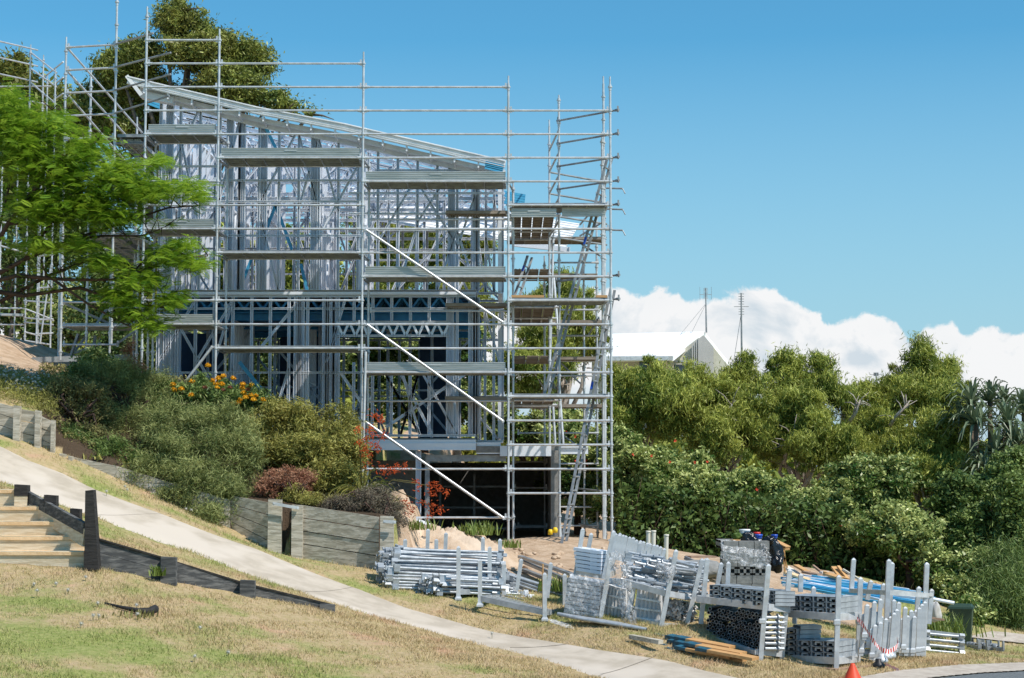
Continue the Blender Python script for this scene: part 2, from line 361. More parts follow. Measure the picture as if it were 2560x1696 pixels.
def H(x, y):
    x = np.asarray(x, float); y = np.asarray(y, float); sh = x.shape; x = x.ravel(); y = y.ravel(); z = np.empty_like(x)
    for i in range(0, len(x), 20000):
        a, b = x[i:i+20000], y[i:i+20000]; r2 = (a[:,None]-cx)**2+(b[:,None]-cy)**2
        z[i:i+20000] = ker(r2) @ W_[:n_]+W_[n_]+W_[n_+1]*a+W_[n_+2]*b
    z = z+stepz(x, y)
    d = np.hypot(x, y-38); k = sstep((d-40)/60); z = z*(1-k)-6*k
    z = np.where((x > FOOT[0]) & (x < GX) & (y > FOOT[2]+.2) & (y < FOOT[3]), np.minimum(z, .7), z)
    z = np.where((x > GX) & (x < FOOT[1]) & (y > FOOT[2]-.1) & (y < FOOT[3]), np.minimum(z, -1.32), z)
    st = (x < X(215, 26)) & (y > 25.6) & (y < 27.4); z = np.where(st, z-.25, z)
    return z.reshape(sh)
def hz(x, y): return float(H(np.array([x]), np.array([y]))[0])
def G(px, py, y0=16, y1=75):
    ys = np.linspace(y0, y1, 900); p0 = P(px, py, 1.0)
    f = H(p0.x*ys, ys)-p0.z*ys
    i = np.argmax(f > 0)
    if f[i] <= 0: i = len(ys)-1
    if i > 0:
        t = f[i-1]/(f[i-1]-f[i]) if f[i-1] != f[i] else 0; y = ys[i-1]+(ys[i]-ys[i-1])*t
    else: y = ys[0]
    return Vector((p0.x*y, y, p0.z*y))
def on(x, y, dz=0): return Vector((x, y, hz(x, y)+dz))
xs_ = np.concatenate([-np.geomspace(3000, 13.2, 26), np.arange(-13, 13, .07), np.geomspace(13.2, 3000, 26)])
ys_ = np.concatenate([[-600, -100, -20, 0, 8, 12, 15], np.arange(17, 46, .07), np.geomspace(46.5, 6000, 40)])
gx, gy = np.meshgrid(xs_, ys_); gz = H(gx, gy)
def vn(x, y, s, sd=0):   # cheap value noise for the lumps
    return (np.sin(x*s+sd)*np.cos(y*s*1.3+sd*2)+.6*np.sin(x*s*2.3+y*s*1.9+sd)+.4*np.cos(x*s*4.1-y*s*3.7))/2
gz += .012*vn(gx, gy, 5)
UP = [(0,1112),(68,1146),(158,1180),(243,1222),(263,1229),(411,1285),(638,1371),(775,1425),(900,1470),(1027,1520),(1150,1555),(1280,1586),(1400,1606),(1500,1622),(1665,1646),(1851,1691),(1990,1740)]
LO = [(0,1201),(79,1234),(150,1262),(243,1293),(362,1341),(493,1384),(640,1443),(770,1487),(900,1530),(1020,1562),(1128,1591),(1280,1627),(1400,1660),(1500,1693),(1590,1728),(1700,1775)]
upw = [P(-150, 1058, 32.2)]+[G(*p) for p in UP]; low = [P(-150, 1150, 30.2)]+[G(*p) for p in LO]
ua = np.array([p[:] for p in upw]); la = np.array([p[:] for p in low])
def in_path(x, y, m=0): return (y > np.interp(x, la[:,0], la[:,1])-m) & (y < np.interp(x, ua[:,0], ua[:,1])+m)
gz = np.where(in_path(gx, gy, .02), gz-.05, gz)
# sand and soil zones in plan
def zone(x, y):
    sx = X(905, 36)
    wl = np.interp(x, WALLS[1][0], WALLS[1][1])
    soil = ((x < X(1000, 33)) & (x > X(95, 33)) & (y > wl+.05) & (y < 38.5)).astype(float)
    sand = ((y > np.interp(x, [X(960,33), X(1240,33), X(1400,34), X(1800,34), X(2250,35)], [32.2, 32.0, 33.4, 33.2, 34.5])) & (x > X(960, 33)) & (x < X(2270, 35)) & (y < 60)).astype(float)
    sand = np.maximum(sand, ((x < X(330, 38)) & (y > np.interp(x, [X(-50,36), X(90,36), X(330,36)], [35.4, 36.0, 36.6])) & (y < 60)).astype(float))
    sand = np.where((x > X(905, 38)) & (x < X(1270, 38)) & (y > 38), 1, sand)
    return sand, soil
sand, soil = zone(gx, gy)
green = .06*(gy < 24) + .10*sstep((24-gy)/3)-.10*((gy > 24.5) & (gy < 29))*(gx > -3.5) + .12*(gy > 27.5)*(~in_path(gx, gy, 0))*(gx > -9) + .04*(gx < -5)*(gy < 26)
me = bpy.data.meshes.new('ground'); ny, nx = gx.shape
idx = np.arange(nx*ny).reshape(ny, nx); q = np.stack([idx[:-1,:-1], idx[:-1,1:], idx[1:,1:], idx[1:,:-1]], -1).reshape(-1, 4)
def npmesh(name, co, faces, smooth=True):
    me = bpy.data.meshes.new(name); k = faces.shape[1]
    me.vertices.add(len(co)); me.vertices.foreach_set('co', np.ascontiguousarray(co, dtype=np.float32).ravel())
    me.loops.add(faces.size); me.loops.foreach_set('vertex_index', np.ascontiguousarray(faces, dtype=np.int32).ravel())
    me.polygons.add(len(faces)); me.polygons.foreach_set('loop_start', np.arange(0, faces.size, k, dtype=np.int32))
    if smooth: me.polygons.foreach_set('use_smooth', np.ones(len(faces), dtype=bool))
    me.update(calc_edges=True); return me
def attr(me, name, arr, dom='POINT'):
    a = me.attributes.new(name, 'FLOAT', dom); a.data.foreach_set('value', np.ascontiguousarray(arr, dtype=np.float32).ravel())
me = npmesh('ground', np.stack([gx, gy, gz], -1).reshape(-1, 3), q)
attr(me, 'sand', sand); attr(me, 'soil', soil); attr(me, 'green', green)
me.materials.append(M['ground']); o = bpy.data.objects.new('ground', me); link(o); o['kind'] = 'structure'
# concrete path, cut into slabs by grooves
def strip(name, A, B, mt, lift, na=400, nb=10, thick=.0, joints=()):
    ta = np.linspace(0, 1, len(A)); tb = np.linspace(0, 1, len(B)); t = np.linspace(0, 1, na); mb = MB()
    ax = [np.interp(t, ta, A[:,i]) for i in (0, 1)]; bx = [np.interp(t, tb, B[:,i]) for i in (0, 1)]
    s = np.linspace(0, 1, nb)
    gxx = bx[0][:,None]*(1-s)+ax[0][:,None]*s; gyy = bx[1][:,None]*(1-s)+ax[1][:,None]*s
    wob = np.zeros_like(gyy); wob[:,0] = .02*np.sin(t*170)+.015*np.sin(t*431); wob[:,-1] = .02*np.sin(t*190+1)+.015*np.sin(t*397)
    gzz = H(gxx, gyy)+lift; gzz[:,0] -= .05*(thick > 0); gzz[:,-1] -= .05*(thick > 0)
    for j in joints: gzz[int(j*na), :] -= .03
    ii = np.arange(na*nb).reshape(na, nb); qq = np.stack([ii[:-1,:-1], ii[1:,:-1], ii[1:,1:], ii[:-1,1:]], -1).reshape(-1, 4)
    me = npmesh(name, np.stack([gxx, gyy+wob, gzz], -1).reshape(-1, 3), qq); me.materials.append(mt)
    o = bpy.data.objects.new(name, me); link(o); o['kind'] = 'structure'; return o
strip('concrete_path', ua, la, M['concrete'], .02, thick=1)
for k_, (a_, b_) in enumerate((((243,1290),(452,1296)),((742,1480),(888,1470)),((1276,1623),(1428,1613)),((1500,1690),(1640,1645)))):
    pa_, pb_ = G(*a_), G(*b_); mbj = MB(); n_j = 14; v_j = []
    for i in range(n_j+1):
        q_ = pa_.lerp(pb_, i/n_j); z_j = hz(q_.x, q_.y)+.0245; v_j += [(q_.x, q_.y-.011, z_j), (q_.x, q_.y+.011, z_j)]
    mbj._add(v_j, [(2*i, 2*i+2, 2*i+3, 2*i+1) for i in range(n_j)]); struct(mbj, 'path_joint', M['soil'])
KT = np.array([G(*p)[:] for p in [(2080,1712),(2250,1681),(2400,1667),(2560,1661),(2800,1655)]]); KB = np.array([G(*p)[:] for p in [(2200,1722),(2330,1699),(2450,1687),(2560,1681),(2800,1673)]])
strip('kerb', KT, KB, M['kerb'], .03, 120, 6)
RB = KB.copy(); RB[:,1] = 12
strip('road', KB+np.array([0, .0, 0]), RB, M['asphalt'], .014, 100, 60)
DW = np.array([G(*p)[:] for p in [(2480,1582),(2560,1590),(2700,1600)]]); DW2 = np.array([G(*p)[:] for p in [(2420,1596),(2560,1612),(2700,1630)]])
strip('driveway', DW, DW2, M['kerb'], .03, 40, 6)
# ------------------------------------------------------------------ scaffold
YF = 38.0; YI = 39.05; DZ = .4985; ZR = Zf(218, YF)
def row(r): return ZR-DZ*r
def standard_mb(x, y, z0, z1, r=.0245):
    m = MB(); m.tube((x, y, z0), (x, y, z1-.16), r, 8, cap=False); m.tube((x, y, z1-.16), (x, y, z1), r*.72, 8)
    k = math.ceil((z0+.15-ZR)/DZ)
    z = ZR+k*DZ
    while z < z1-.1:
        m.tube((x, y, z-.012), (x, y, z+.012), r*1.9, 8); m.tube((x, y, z-.07), (x, y, z+.045), r*1.25, 8); z += DZ
    return m
def ledger_mb(p, q, r=.0225, e=.035):
    p, q = Vector(p), Vector(q); d = (q-p).normalized(); m = MB()
    m.tube(p+d*e, q-d*e, r, 8)
    for a, b in ((p, 1), (q, -1)):
        m.tube(a+d*b*.03, a+d*b*.12, r*1.35, 8); c = a+d*b*.055
        m.box(c+Vector((0,0,.02)), (.035,.03,.13))
    return m
sc = thing('scaffold', 'tall galvanised tube scaffold wrapped round the steel house frame', 'scaffold', (0, YF, -1.2))
def std(px, py, Y, base=None, r=.0245):
    p = P(px, py, Y); z0 = hz(p.x, Y)-.02 if base is None else base
    o = build(standard_mb(p.x, Y, z0, p.z, r), 'standard', M['galv'], sc); return p.x
S0 = std(368, 17, YF); S1 = std(549, 73, YF); S2 = std(909, 130, YF); S3 = std(1271, 190, YF); S4 = std(1525, 192, YF)
T0 = S0+.02; T1 = S1+.04; T2 = S2+.05; T3 = S3+.10; T4 = S4-.02
def ztop(r): return row(r)+.25
for x, r in ((T0, 2), (T1, 2), (T2, 3), (T3, 4)):
    build(standard_mb(x, YI, hz(x, YI)-.02 if x > GX else .7, ztop(r)-.1), 'standard', M['galv'], sc)
def led(p, q, name='ledger', m='galv', r=.0225): return build(ledger_mb(p, q, r), name, M[m], sc)
def fr(a, b, rows, Y=YF, name='ledger'):
    for r in rows: led((a, Y, row(r)), (b, Y, row(r)), name)
fr(S0, S1, [-2,-1,0,1,2,4,5,6,9,10]); fr(S1, S2, [-1,0,1,2,3,5,6,7,9,10,11,14,16]); fr(S2, S3, [0,1,2,3,4,6,7,8,10,11,12,16,18])
fr(S3, S4, [1,2,3,4,5,6,7,8,9,10,11,12,13,14,15,16,17,19.05])
fr(T2, T3, [5.3,9.25,13.1], YI, 'inner_ledger'); fr(T1, T2, [3,7,11], YI, 'inner_ledger'); fr(T0, T1, [2,6,10], YI, 'inner_ledger')
for (a, b), rr in (((S0,T0),(2,6,10)), ((S1,T1),(2,3,6,7,10,11)), ((S2,T2),(3,4,7,8,11,12,16)), ((S3,T3),(4,5,8,9,12,13,16,18))):
    for r in rr: build(MB().tube((a, YF+.03, row(r)-.03), (b, YI-.03, row(r)-.03), .022), 'transom', M['galvd'], sc)
def plank_mb(p, q, wd=.235, th=.055, up=(0,0,1)):
    """pressed steel plank: top sheet with ribs, two lips and cross stiffeners below"""
    p, q = Vector(p), Vector(q); d = (q-p).normalized(); up = Vector(up); s = d.cross(up).normalized(); m = MB()
    m.bar(p, q, wd, .012, up)
    for k in (-1, 1): m.bar(p+s*k*(wd/2-.008)-up*th/2, q+s*k*(wd/2-.008)-up*th/2, .012, th, up)
    for k in (-.5, 0, .5): m.bar(p+s*k*wd*.62+up*.012, q+s*k*wd*.62+up*.012, .022, .012, up)
    n = max(2, int((q-p).length/.38))
    for i in range(n+1):
        c = p+(q-p)*((i+.15)/(n+.3)); m.bar(c-s*wd*.46-up*.035, c+s*wd*.46-up*.035, .03, .03, up)
    return m
def deck(a, b, z, y0=YF+.07, n=4, y1=YI-.05, nm='deck_plank'):
    st = (y1-y0)/n
    for i in range(n):
        y = y0+st*(i+.5); build(plank_mb((a+.04, y, z+.045), (b-.04, y, z+.045), st-.012), nm, M['galvd'], sc)  # darker metal puts the shade of the deck undersides into the colour
def toe(p, q, z0):
    p = Vector(p); q = Vector(q); p.z = q.z = z0+.04; d = (q-p).normalized(); m = MB()
    m.bar(p+Vector((0,0,.08)), q+Vector((0,0,.08)), .02, .175)
    n = Vector((d.y, -d.x, 0))
    for k in (.005, .05, .09, .125, .165): m.bar(p+Vector((0,0,k))+n*.018, q+Vector((0,0,k))+n*.018, .022, .014)
    m.box((p+q)/2+n*.034+Vector((0,0,.12)), (.26 if abs(d.x) > .5 else .01, .01 if abs(d.x) > .5 else .26, .03))
    return build(m, 'toe_board', M['plank'], sc)
for a, b, r in ((S0,S1,2),(S0,S1,6),(S0,S1,10),(S1,S2,3),(S2,S3,4),(S2,S3,8),(S2,S3,12)):
    deck(a, b, row(r)); toe((a+.06, YF+.05, 0), (b-.06, YF+.05, 0), row(r))
for a, b, r in ((S1,S2,7),(S1,S2,11)): deck(a, b, row(r))
# long diagonal braces
def brace(p, q, r=.024, m='galv'): return build(MB().tube(p, q, r).tube(Vector(p)+Vector((0,.05,0)), p, .035).tube(q, Vector(q)+Vector((0,.05,0)), .035), 'diagonal_brace', M[m], sc)
for (a, b, c, d) in ((915,575,1257,806),(918,812,1257,1053),(915,1056,1259,1296)): brace(P(a,b,YF-.06), P(c,d,YF-.06), .027)
brace(P(530,868,YF-.05), P(425,1005,YF-.05), .03); 
build(MB().tube(P(914,880,YF-.1), P(905,1235,YF-.1), .03), 'diagonal_brace', M['galv'], sc)
for r0, r1, a, b in ((4,8,T2,T3),(8,12,T3,T2),(3,7,T1,T2)):
    pass
# left return
L1 = std(166, 93, 39.0, Zf(900, 39)); L0 = std(293, -18, 38.7, Zf(860, 38.7)); L2 = std(228, 170, 40.3); L3 = std(343, 293, 41.5)
zr2 = Zf(119, 39)
for k in range(7): led((L1, 39, zr2-k*DZ), (L0, 38.75, zr2-k*DZ))
for k in range(4): build(MB().tube((L0-.02, 38.7, Zf(111,38.7)-k*DZ), P(383+(k>0)*44-(k>2)*4, 83+k*54-(k>0)*5, 38.02), .023), 'ledger', M['galvd'], sc)
for (a,b,c,d) in ((170,122,355,332),(170,180,345,372),(172,240,345,440)): build(MB().tube(P(a,b,39.05), P(c,d,41.4), .022), 'diagonal_brace', M['galv'], sc)
deck(P(295,348,39).x, S0-.1, Zf(345,38.9), 38.75, 4, 39.9)
for px, pt, Y, pb in ((152,560,40.6,945),(278,640,40.2,915),(346,600,39.6,960),(371,790,39.3,985)): std(px, pt, Y)
for (a,b,c) in ((154,278,756),(278,372,770),(154,371,815),(160,300,700),(154,300,862)): led(P(a,b if 0 else c,40.4), P(b,c,40.0))
a0 = P(155,812,40.6); a1 = P(352,838,39.7)
for i in range(5):
    o_ = Vector((0,.24*i,0)); build(plank_mb((a0.x, 40.5+.24*i, a0.z), (a1.x+1.2, 40.3+.24*i, a0.z-.02), .23), 'deck_plank', M['plank'], sc)
for (a,b,c,d,y) in ((163,760,280,812,40.5),(196,835,163,932,40.5),(75,925,253,858,40.6),(290,862,345,822,40.0),(240,813,268,772,40.4),(225,930,238,840,40.9),(186,880,215,842,40.8)): build(MB().bar(P(a,b,y), P(c,d,y+.1), .06, .05), 'prop', M['galvd'], sc)
solo(MB().bar(P(80,901,39.6), P(325,893,40.2), .09, .12), 'steel_channel', M['galvd'], 'long grey steel channel lying level on the sand under the scaffold', 'channel')
# left side decks running back beside the house, seen from below
for r, xa_, xb_ in ((2, 297, 352), (6, 215, 345)):
    XA, XB = X(xa_, 39.2), X(xb_, 39.2); n_p = max(3, round((XB-XA)/.26))
    for i in range(n_p): x = XA+(XB-XA)*(i+.5)/n_p; build(plank_mb((x, 38.9, row(r)+.04), (x, 43.6, row(r)+.04), (XB-XA)/n_p-.012, .07), 'side_plank', M['plank'], sc)
    for yy in (38.9, 41.2, 43.5): build(MB().tube((XA-.1, yy, row(r)-.03), (XB+.1, yy, row(r)-.03), .024), 'transom', M['galvd'], sc)
for (a,b,c,d) in ((310,352,385,408),(300,585,372,640),(340,400,388,470)): build(MB().bar(P(a,b,39.3), P(c,d,42.5), .07, .22), 'stair_stringer', M['galvd'], sc)
# right return running back round the end of the house
B1 = std(1397, 238, 39.35); B2 = std(1373, 300, 41.9); B3 = std(1511, 400, 43.3); B4 = std(1459, 560, 44.6); B5 = std(1491, 480, 44.9); B6 = std(1505, 330, 38.9); B7 = std(1361, 640, 44.6)
build(standard_mb(S4-.09, YI-.05, hz(S4, YI), ztop(-1)-.3), 'standard', M['galv'], sc)
def pz(px, py, Y): return P(px, py, Y)
for k in range(11):   # between the front corner and the rear row, every half metre
    za = Zf(285, 38.6)-k*DZ*(1 if k < 5 else 1.0)
    if k < 5 or k in (7, 8): led((B1-.06, 39.4, za), (P(1549, 285, 38.25).x, 38.15, za), 'return_ledger', 'galvd')
for k in range(5): build(MB().tube((B1, 39.4, Zf(325,39.4)-k*DZ), (B2, 41.9, Zf(325,39.4)-k*DZ), .022), 'return_ledger', M['galvd'], sc)
for k in range(4):
    z_ = Zf(431, 41.9)-k*DZ; build(MB().tube((B2, 41.9, z_), (B3+.05, 43.35, z_), .022), 'return_ledger', M['galvd'], sc)
for k, z_ in enumerate([Zf(472,43.4)-DZ*i for i in range(3)]):
    build(MB().tube((B3-.1, 43.3, z_), (B3+.42, 43.2, z_-.03), .022).tube((B3+.42, 43.2, z_-.03), (B3+.48, 43.15, z_-.16), .014), 'return_ledger', M['galvd'], sc)
for i, py in enumerate([540,600,657,712,775,840,903,940,965,1083,1160,1268,1315]):
    if i in (1, 3, 8): continue
    led(P(1373 if i % 3 else 1290, py, 44.4), P(1500, py, 44.4), 'rear_ledger', 'galv')
for py in (1155,1220,1318): led(P(1282, py, 43.5), P(1372, py, 43.5), 'rear_ledger')
for (a,b,c,d,y1,y2) in ((1500,560,1450,590,43.4,44.5),(1500,640,1445,605,43.3,44.5),(1500,505,1450,562,43.4,44.5),(1497,795,1470,840,43.4,44.6),(1448,1310,1502,1325,44.5,43.3),(1446,1222,1502,1228,44.5,43.3)): build(MB().tube(P(a,b,y1), P(c,d,y2), .022), 'return_ledger', M['galvd'], sc)
for (a,b,c,d,y) in ((1430,940,1452,960,44.4),(1400,905,1440,945,44.4),(1395,1080,1450,1120,44.3),(1388,690,1400,730,42.5),(1393,545,1372,640,42.5)): build(MB().tube(P(a,b,y), P(c,d,y), .02), 'return_ledger', M['galvd'], sc)
# steep pale raking tubes
for (a,b,c,d) in ((1383,600,1372,1010),(1384,690,1398,870),(1382,1010,1405,1400),(1392,880,1408,1110)): build(MB().tube(P(a,b,42.2), P(c,d,41.8), .03), 'raking_tube', M['galv'], sc)
# decks of the right return: one along the side, one across the back, at three levels
SX0, SX1 = X(1277, 39.2), X(1388, 39.2)
for r in (6.6, 10.6):
    for i in range(3): build(plank_mb((X(1385,43), 43.9+.3*i, row(r)), (X(1498,43), 43.9+.3*i, row(r)), .28), 'rear_plank', M['plyd'], sc)
    for i in range(3): build(plank_mb((SX0+.2+.3*i, 41.9, row(r)-.1), (SX0+.2+.3*i, 44.0, row(r)-.1), .28), 'side_plank', M['plyd'], sc)
for r in (5, 9, 13):
    z = row(r)
    deck(S3, S4, z, n=4)
    for i in range(4):
        x = SX0+(SX1-SX0)*(i+.5)/4; build(plank_mb((x, 39.15, z+.04), (x, 43.3 if r < 13 else 41.6, z+.04), (SX1-SX0)/4-.02, .07), 'side_plank', M['plyd'], sc)
    for yy in (39.2, 41.9, 43.3 if r < 13 else 41.6): build(MB().tube((SX0-.1, yy, z-.03), (SX1+.1, yy, z-.03), .024), 'return_ledger', M['galv'], sc)
    for i in range(3): 
        build(plank_mb((SX0-.1, 43.6+.32*i, z+.05), (B3+.05, 43.6+.32*i, z+.05), .3), 'rear_plank', M['plyd'], sc)
    for i in range(2): build(plank_mb((SX0-1.4, 40.2+.25*i-.95, z+.04), (SX0-.05, 40.2+.25*i-.95, z+.04), .24), 'side_plank', M['plyd'], sc)
toe((S3+.06, YF+.06, 0), (S3+1.0, YF+.06, 0), row(5)-.28); toe((S3+1.12, YF+.2, 0), (S4-.1, YF+.2, 0), row(5)-.24)
for a, b, r in ((1278, 1360, 9), (1490, 1518, 9)): solo(MB().box(((X(a,38.4)+X(b,38.4))/2, 38.5, row(r)+.11), (X(b,38.4)-X(a,38.4), .5, .05)), 'board', M['timber'], 'reddish boards lying on the %s of the middle right scaffold deck' % ('left end' if a < 1400 else 'right end'), 'board')
# ladders
def ladder(pt, pb, label, wd=.36, deep=(.10,.34)):
    p, q = Vector(pt), Vector(pb); m = thing('ladder', label, 'ladder', q, 'ladders on the right end of the scaffold')
    s = Vector((deep[0], deep[1], 0)).normalized()*wd; n = (p-q).cross(s).normalized()
    for k in (0, 1): build(MB().bar(q+s*k, p+s*k, .055, .028, up=s.normalized()), 'stile', M['galvd'], m)
    k = int((p-q).length/.29)
    for i in range(1, k): c = q+(p-q)*i/k; build(MB().tube(c-s*.08, c+s*1.08, .019), 'rung', M['galvd'], m)
    for i, t in enumerate((.62,)): c = q+(p-q)*t-s*.07; build(MB().bar(c, c+(p-q).normalized()*.16, .05, .01, up=s.normalized()), 'sticker', M['bluep'], m)
ladder(P(1521,385,38.7), P(1360,988,38.4), 'upper aluminium ladder leaning steeply down to the lowest right deck')
ladder(P(1527,722,38.9), P(1395,1405,37.2), 'lower aluminium ladder standing on the sand at the right end of the scaffold')
ladder(P(1319,640,41.0), P(1286,742,40.4), 'short ladder between the left ends of the right side decks')
# ------------------------------------------------------------------ distant scaffold on the left
fs = thing('scaffold', 'separate distant tube scaffold seen behind the feathery green tree', 'scaffold', P(70, 870, 52))
YD = 54.0
def dstd(px, pt, pb, Y): build(standard_mb(P(px,pt,Y).x, Y, P(px,pb,Y).z, P(px,pt,Y).z), 'standard', M['galv'], fs)
for px, pt, pb, Y in ((77,112,860,YD),(109,138,870,YD+1),(119,190,870,YD+2),(139,172,880,YD-1),(8,300,830,YD),(45,400,850,YD+2),(98,500,862,YD-1)): dstd(px, pt, pb, Y)
def dt(a,b,c,d,y1=YD,y2=YD): build(MB().tube(P(a,b,y1), P(c,d,y2), .024), 'ledger', M['galv'], fs)
for (a,b,c,d) in ((-30,97,95,126),(-30,138,95,166),(-30,179,95,206),(-30,217,128,216),(-30,232,120,262),(-30,550,60,565),(-30,606,90,640),(0,771,65,771),(0,812,62,812),(62,772,128,798),(60,830,100,840),(62,852,125,862)): dt(a,b,c,d)
for (a,b,c,d) in ((80,134,142,183),(80,174,142,218),(78,208,142,262),(112,192,158,155),(136,212,158,194),(135,250,158,234)): dt(a,b,c,d,YD,YD-1)
for py in (600,640,720,800,835): dt(98,py,133,py-2,YD-1,YD-1)
for py in (690,752,795,806): dt(60,py,133,py+6,YD,YD-1)
dt(127,665,100,860,YD-1.5,YD-1.5)
build(MB().bar(P(-20,715,YD-2), P(-20,860,YD-2), .2, .3), 'standard', M['galv'], fs)
for i in range(3): build(plank_mb(P(0,785,YD+.3*i), P(60,787,YD+.3*i), .25), 'deck_plank', M['plank'], fs)
# ------------------------------------------------------------------ steel framed house
YW = 39.6
hs = thing('house_frame', 'two storey light steel house frame under construction with sloping roof', 'house', (X(820,YW), YW, .8))
zUF = Zf(731, YW); zLF = Zf(1092, YW)         # upper and lower floor levels
xa, za, xb, zb = P(345,236,YW).x, P(345,236,YW).z, P(1262,442,YW).x, P(1262,442,YW).z
def zroof(x): return za+(zb-za)*(x-xa)/(xb-xa)
def hx(px): return X(px, YW)
def stud(mb, p, q, w=.075, d=.04, n=(0,1,0)):
    """lipped channel: web and two flanges"""
    p, q = Vector(p), Vector(q); u = (q-p).normalized(); n = Vector(n); s = u.cross(n).normalized()
    mb.bar(p+n*d/2, q+n*d/2, w, .006, up=n) if abs(u.dot(n)) < .9 else None
    for k in (-1, 1): mb.bar(p+s*k*(w/2-.004)-n*.0, q+s*k*(w/2-.004)-n*.0, .008, d, up=n)
    return mb
def wall(name, x0, x1, y, z0, ztf, sp, indiv=0, ncol='frame', braces=3, seed=0, nog=(), hdr=None, skip=(), dbl=()):
    rg = random.Random(seed); f = MB(); zt = ztf if callable(ztf) else (lambda x: ztf)
    stud(f, (x0, y, z0+.025), (x1, y, z0+.025), .05, .08, (0,1,0)); stud(f, (x0, y, zt(x0)-.025), (x1, y, zt(x1)-.025), .05, .08, (0,1,0))
    for z in nog: stud(f, (x0, y, z), (x1, y, z), .04, .07)
    w_ = build(f, name, M[ncol], hs); n = max(1, round((x1-x0)/sp)); xs = [x0+(x1-x0)*i/n for i in range(n+1)]
    xs = [x for x in xs if not any(a < x < b for a, b in skip)]
    for d in dbl: xs += [d-.05, d, d+.05]
    rest = MB()
    for x in xs:
        m = MB() if indiv else rest; stud(m, (x, y, z0+.05), (x, y, zt(x)-.05), .06, .08)
        if indiv: build(m, 'stud', M[ncol], w_)
    for i in range(braces):
        bm = MB()
        j = rg.randrange(n); k = min(n, j+rg.choice((1, 2))); xA, xB = x0+(x1-x0)*j/n, x0+(x1-x0)*k/n
        if rg.random() < .5: xA, xB = xB, xA
        h = zt(min(xA,xB))-z0; t = rg.choice((0, .33, .5)); stud(bm, (xA, y+.01, z0+.05+h*t), (xB, y+.01, z0+h*min(.97, t+.48)), .05, .06); build(bm, 'wall_brace', M[ncol], w_)
    if rest.v: build(rest, 'stud', M[ncol], w_, kind='stuff')
    return w_
zc = Zf(484, YW); zn = Zf(427, YW)
W1 = wall('front_wall_frame', hx(395), hx(1192), YW, zUF, zroof, .42, 1, 'frame', 16, 3, nog=(), dbl=[hx(p) for p in (418, 570, 600, 655, 783, 1128, 1190)])
for a, b, py in ((395,545,417),(545,900,452),(870,1262,484),(935,1262,427),(500,905,505),(900,1262,575),(395,905,590),(870,1190,535)): build(stud(MB(), (hx(a), YW-.03, Zf(py,YW)), (hx(b), YW-.03, Zf(py,YW)), .045, .05), 'nogging', M['frame'], hs)
wall('end_wall_frame', hx(1192), hx(1256), YW+.5, zUF, zroof, .22, 1, 'frame', 3, 7)
# cross walls, run away from the viewer: dense ranks of studs
def cross(x, y0, y1, z0, ztf, sp=.42, col='frame', seed=1):
    f = MB(); zt = ztf if callable(ztf) else (lambda q: ztf); z1 = zt(x)-.05
    f.bar((x, y0, z0+.03), (x, y1, z0+.03), .09, .05); f.bar((x, y0, z1), (x, y1, z1), .09, .05); f.bar((x, y0, (z0+z1)/2), (x, y1, (z0+z1)/2), .07, .04)
    w_ = build(f, 'cross_wall_frame', M[col], hs); n = round((y1-y0)/sp); s = MB()
    for i in range(n+1): y = y0+(y1-y0)*i/n; stud(s, (x, y, z0+.05), (x, y, z1), .06, .085, (1,0,0))
    rg = random.Random(seed)
    for i in range(2): j = rg.randrange(n-2); stud(s, (x, y0+sp*j, z0+.1), (x, y0+sp*(j+2), z0+(z1-z0)*.6), .05, .06, (1,0,0))
    build(s, 'stud', M[col], w_, kind='stuff')
for i, px in enumerate((412, 575, 655, 785, 905, 1128, 1250)): cross(X(px, 40.4), 39.9, (46.5, 43, 44, 44.5, 43, 45, 46.8)[i], zUF, zroof, .66, seed=i)
for i, (a, b, y) in enumerate(((400,800,41.6),(560,905,43.2),(800,1190,43.8),(395,1250,46.8),(900,1250,41.8))):
    wall('partition_frame', X(a,y), X(b,y), y, zUF, zroof, .62, 0, 'frame', 6, 20+i, nog=[zUF+1.2, zUF+2.3])
# roof trusses spanning along the slope, one behind another
def truss(y, x0, x1, seed, zb_=None):
    rg = random.Random(seed); f = MB(); zl = zb_ or zc
    z = lambda x: zroof(x)+.02
    x1 = min(x1, xa+(xb-xa)*((za-zl-.25)/(za-zb))) if zl else x1
    stud(f, (x0, y, z(x0)), (x1, y, z(x1)), .09, .05); stud(f, (x0, y, zl), (x1, y, zl), .075, .05)
    n = max(2, int((x1-x0)/.75)); up = True
    for i in range(n):
        a, b = x0+(x1-x0)*i/n, x0+(x1-x0)*(i+1)/n
        if up: stud(f, (a, y, zl), (b, y, z(b)), .05, .04)
        else: stud(f, (a, y, z(a)), (b, y, zl), .05, .04)
        up = not up
        if i % 2 == 0: stud(f, (a, y, zl), (a, y, z(a)), .05, .04)
    build(f, 'roof_truss', M['frame'], hs)
for i in range(9): truss(YW+.75+.85*i, hx(385), hx(1262), i, zn if i % 2 else zc)
bt = MB()
for i in range(16):
    x = hx(400)+(hx(1250)-hx(400))*i/15
    bt.bar((x, YW+.1, zroof(x)+.1), (x, 47, zroof(x)+.1), .04, .04)
build(bt, 'roof_batten', M['frame'], hs, kind='stuff')
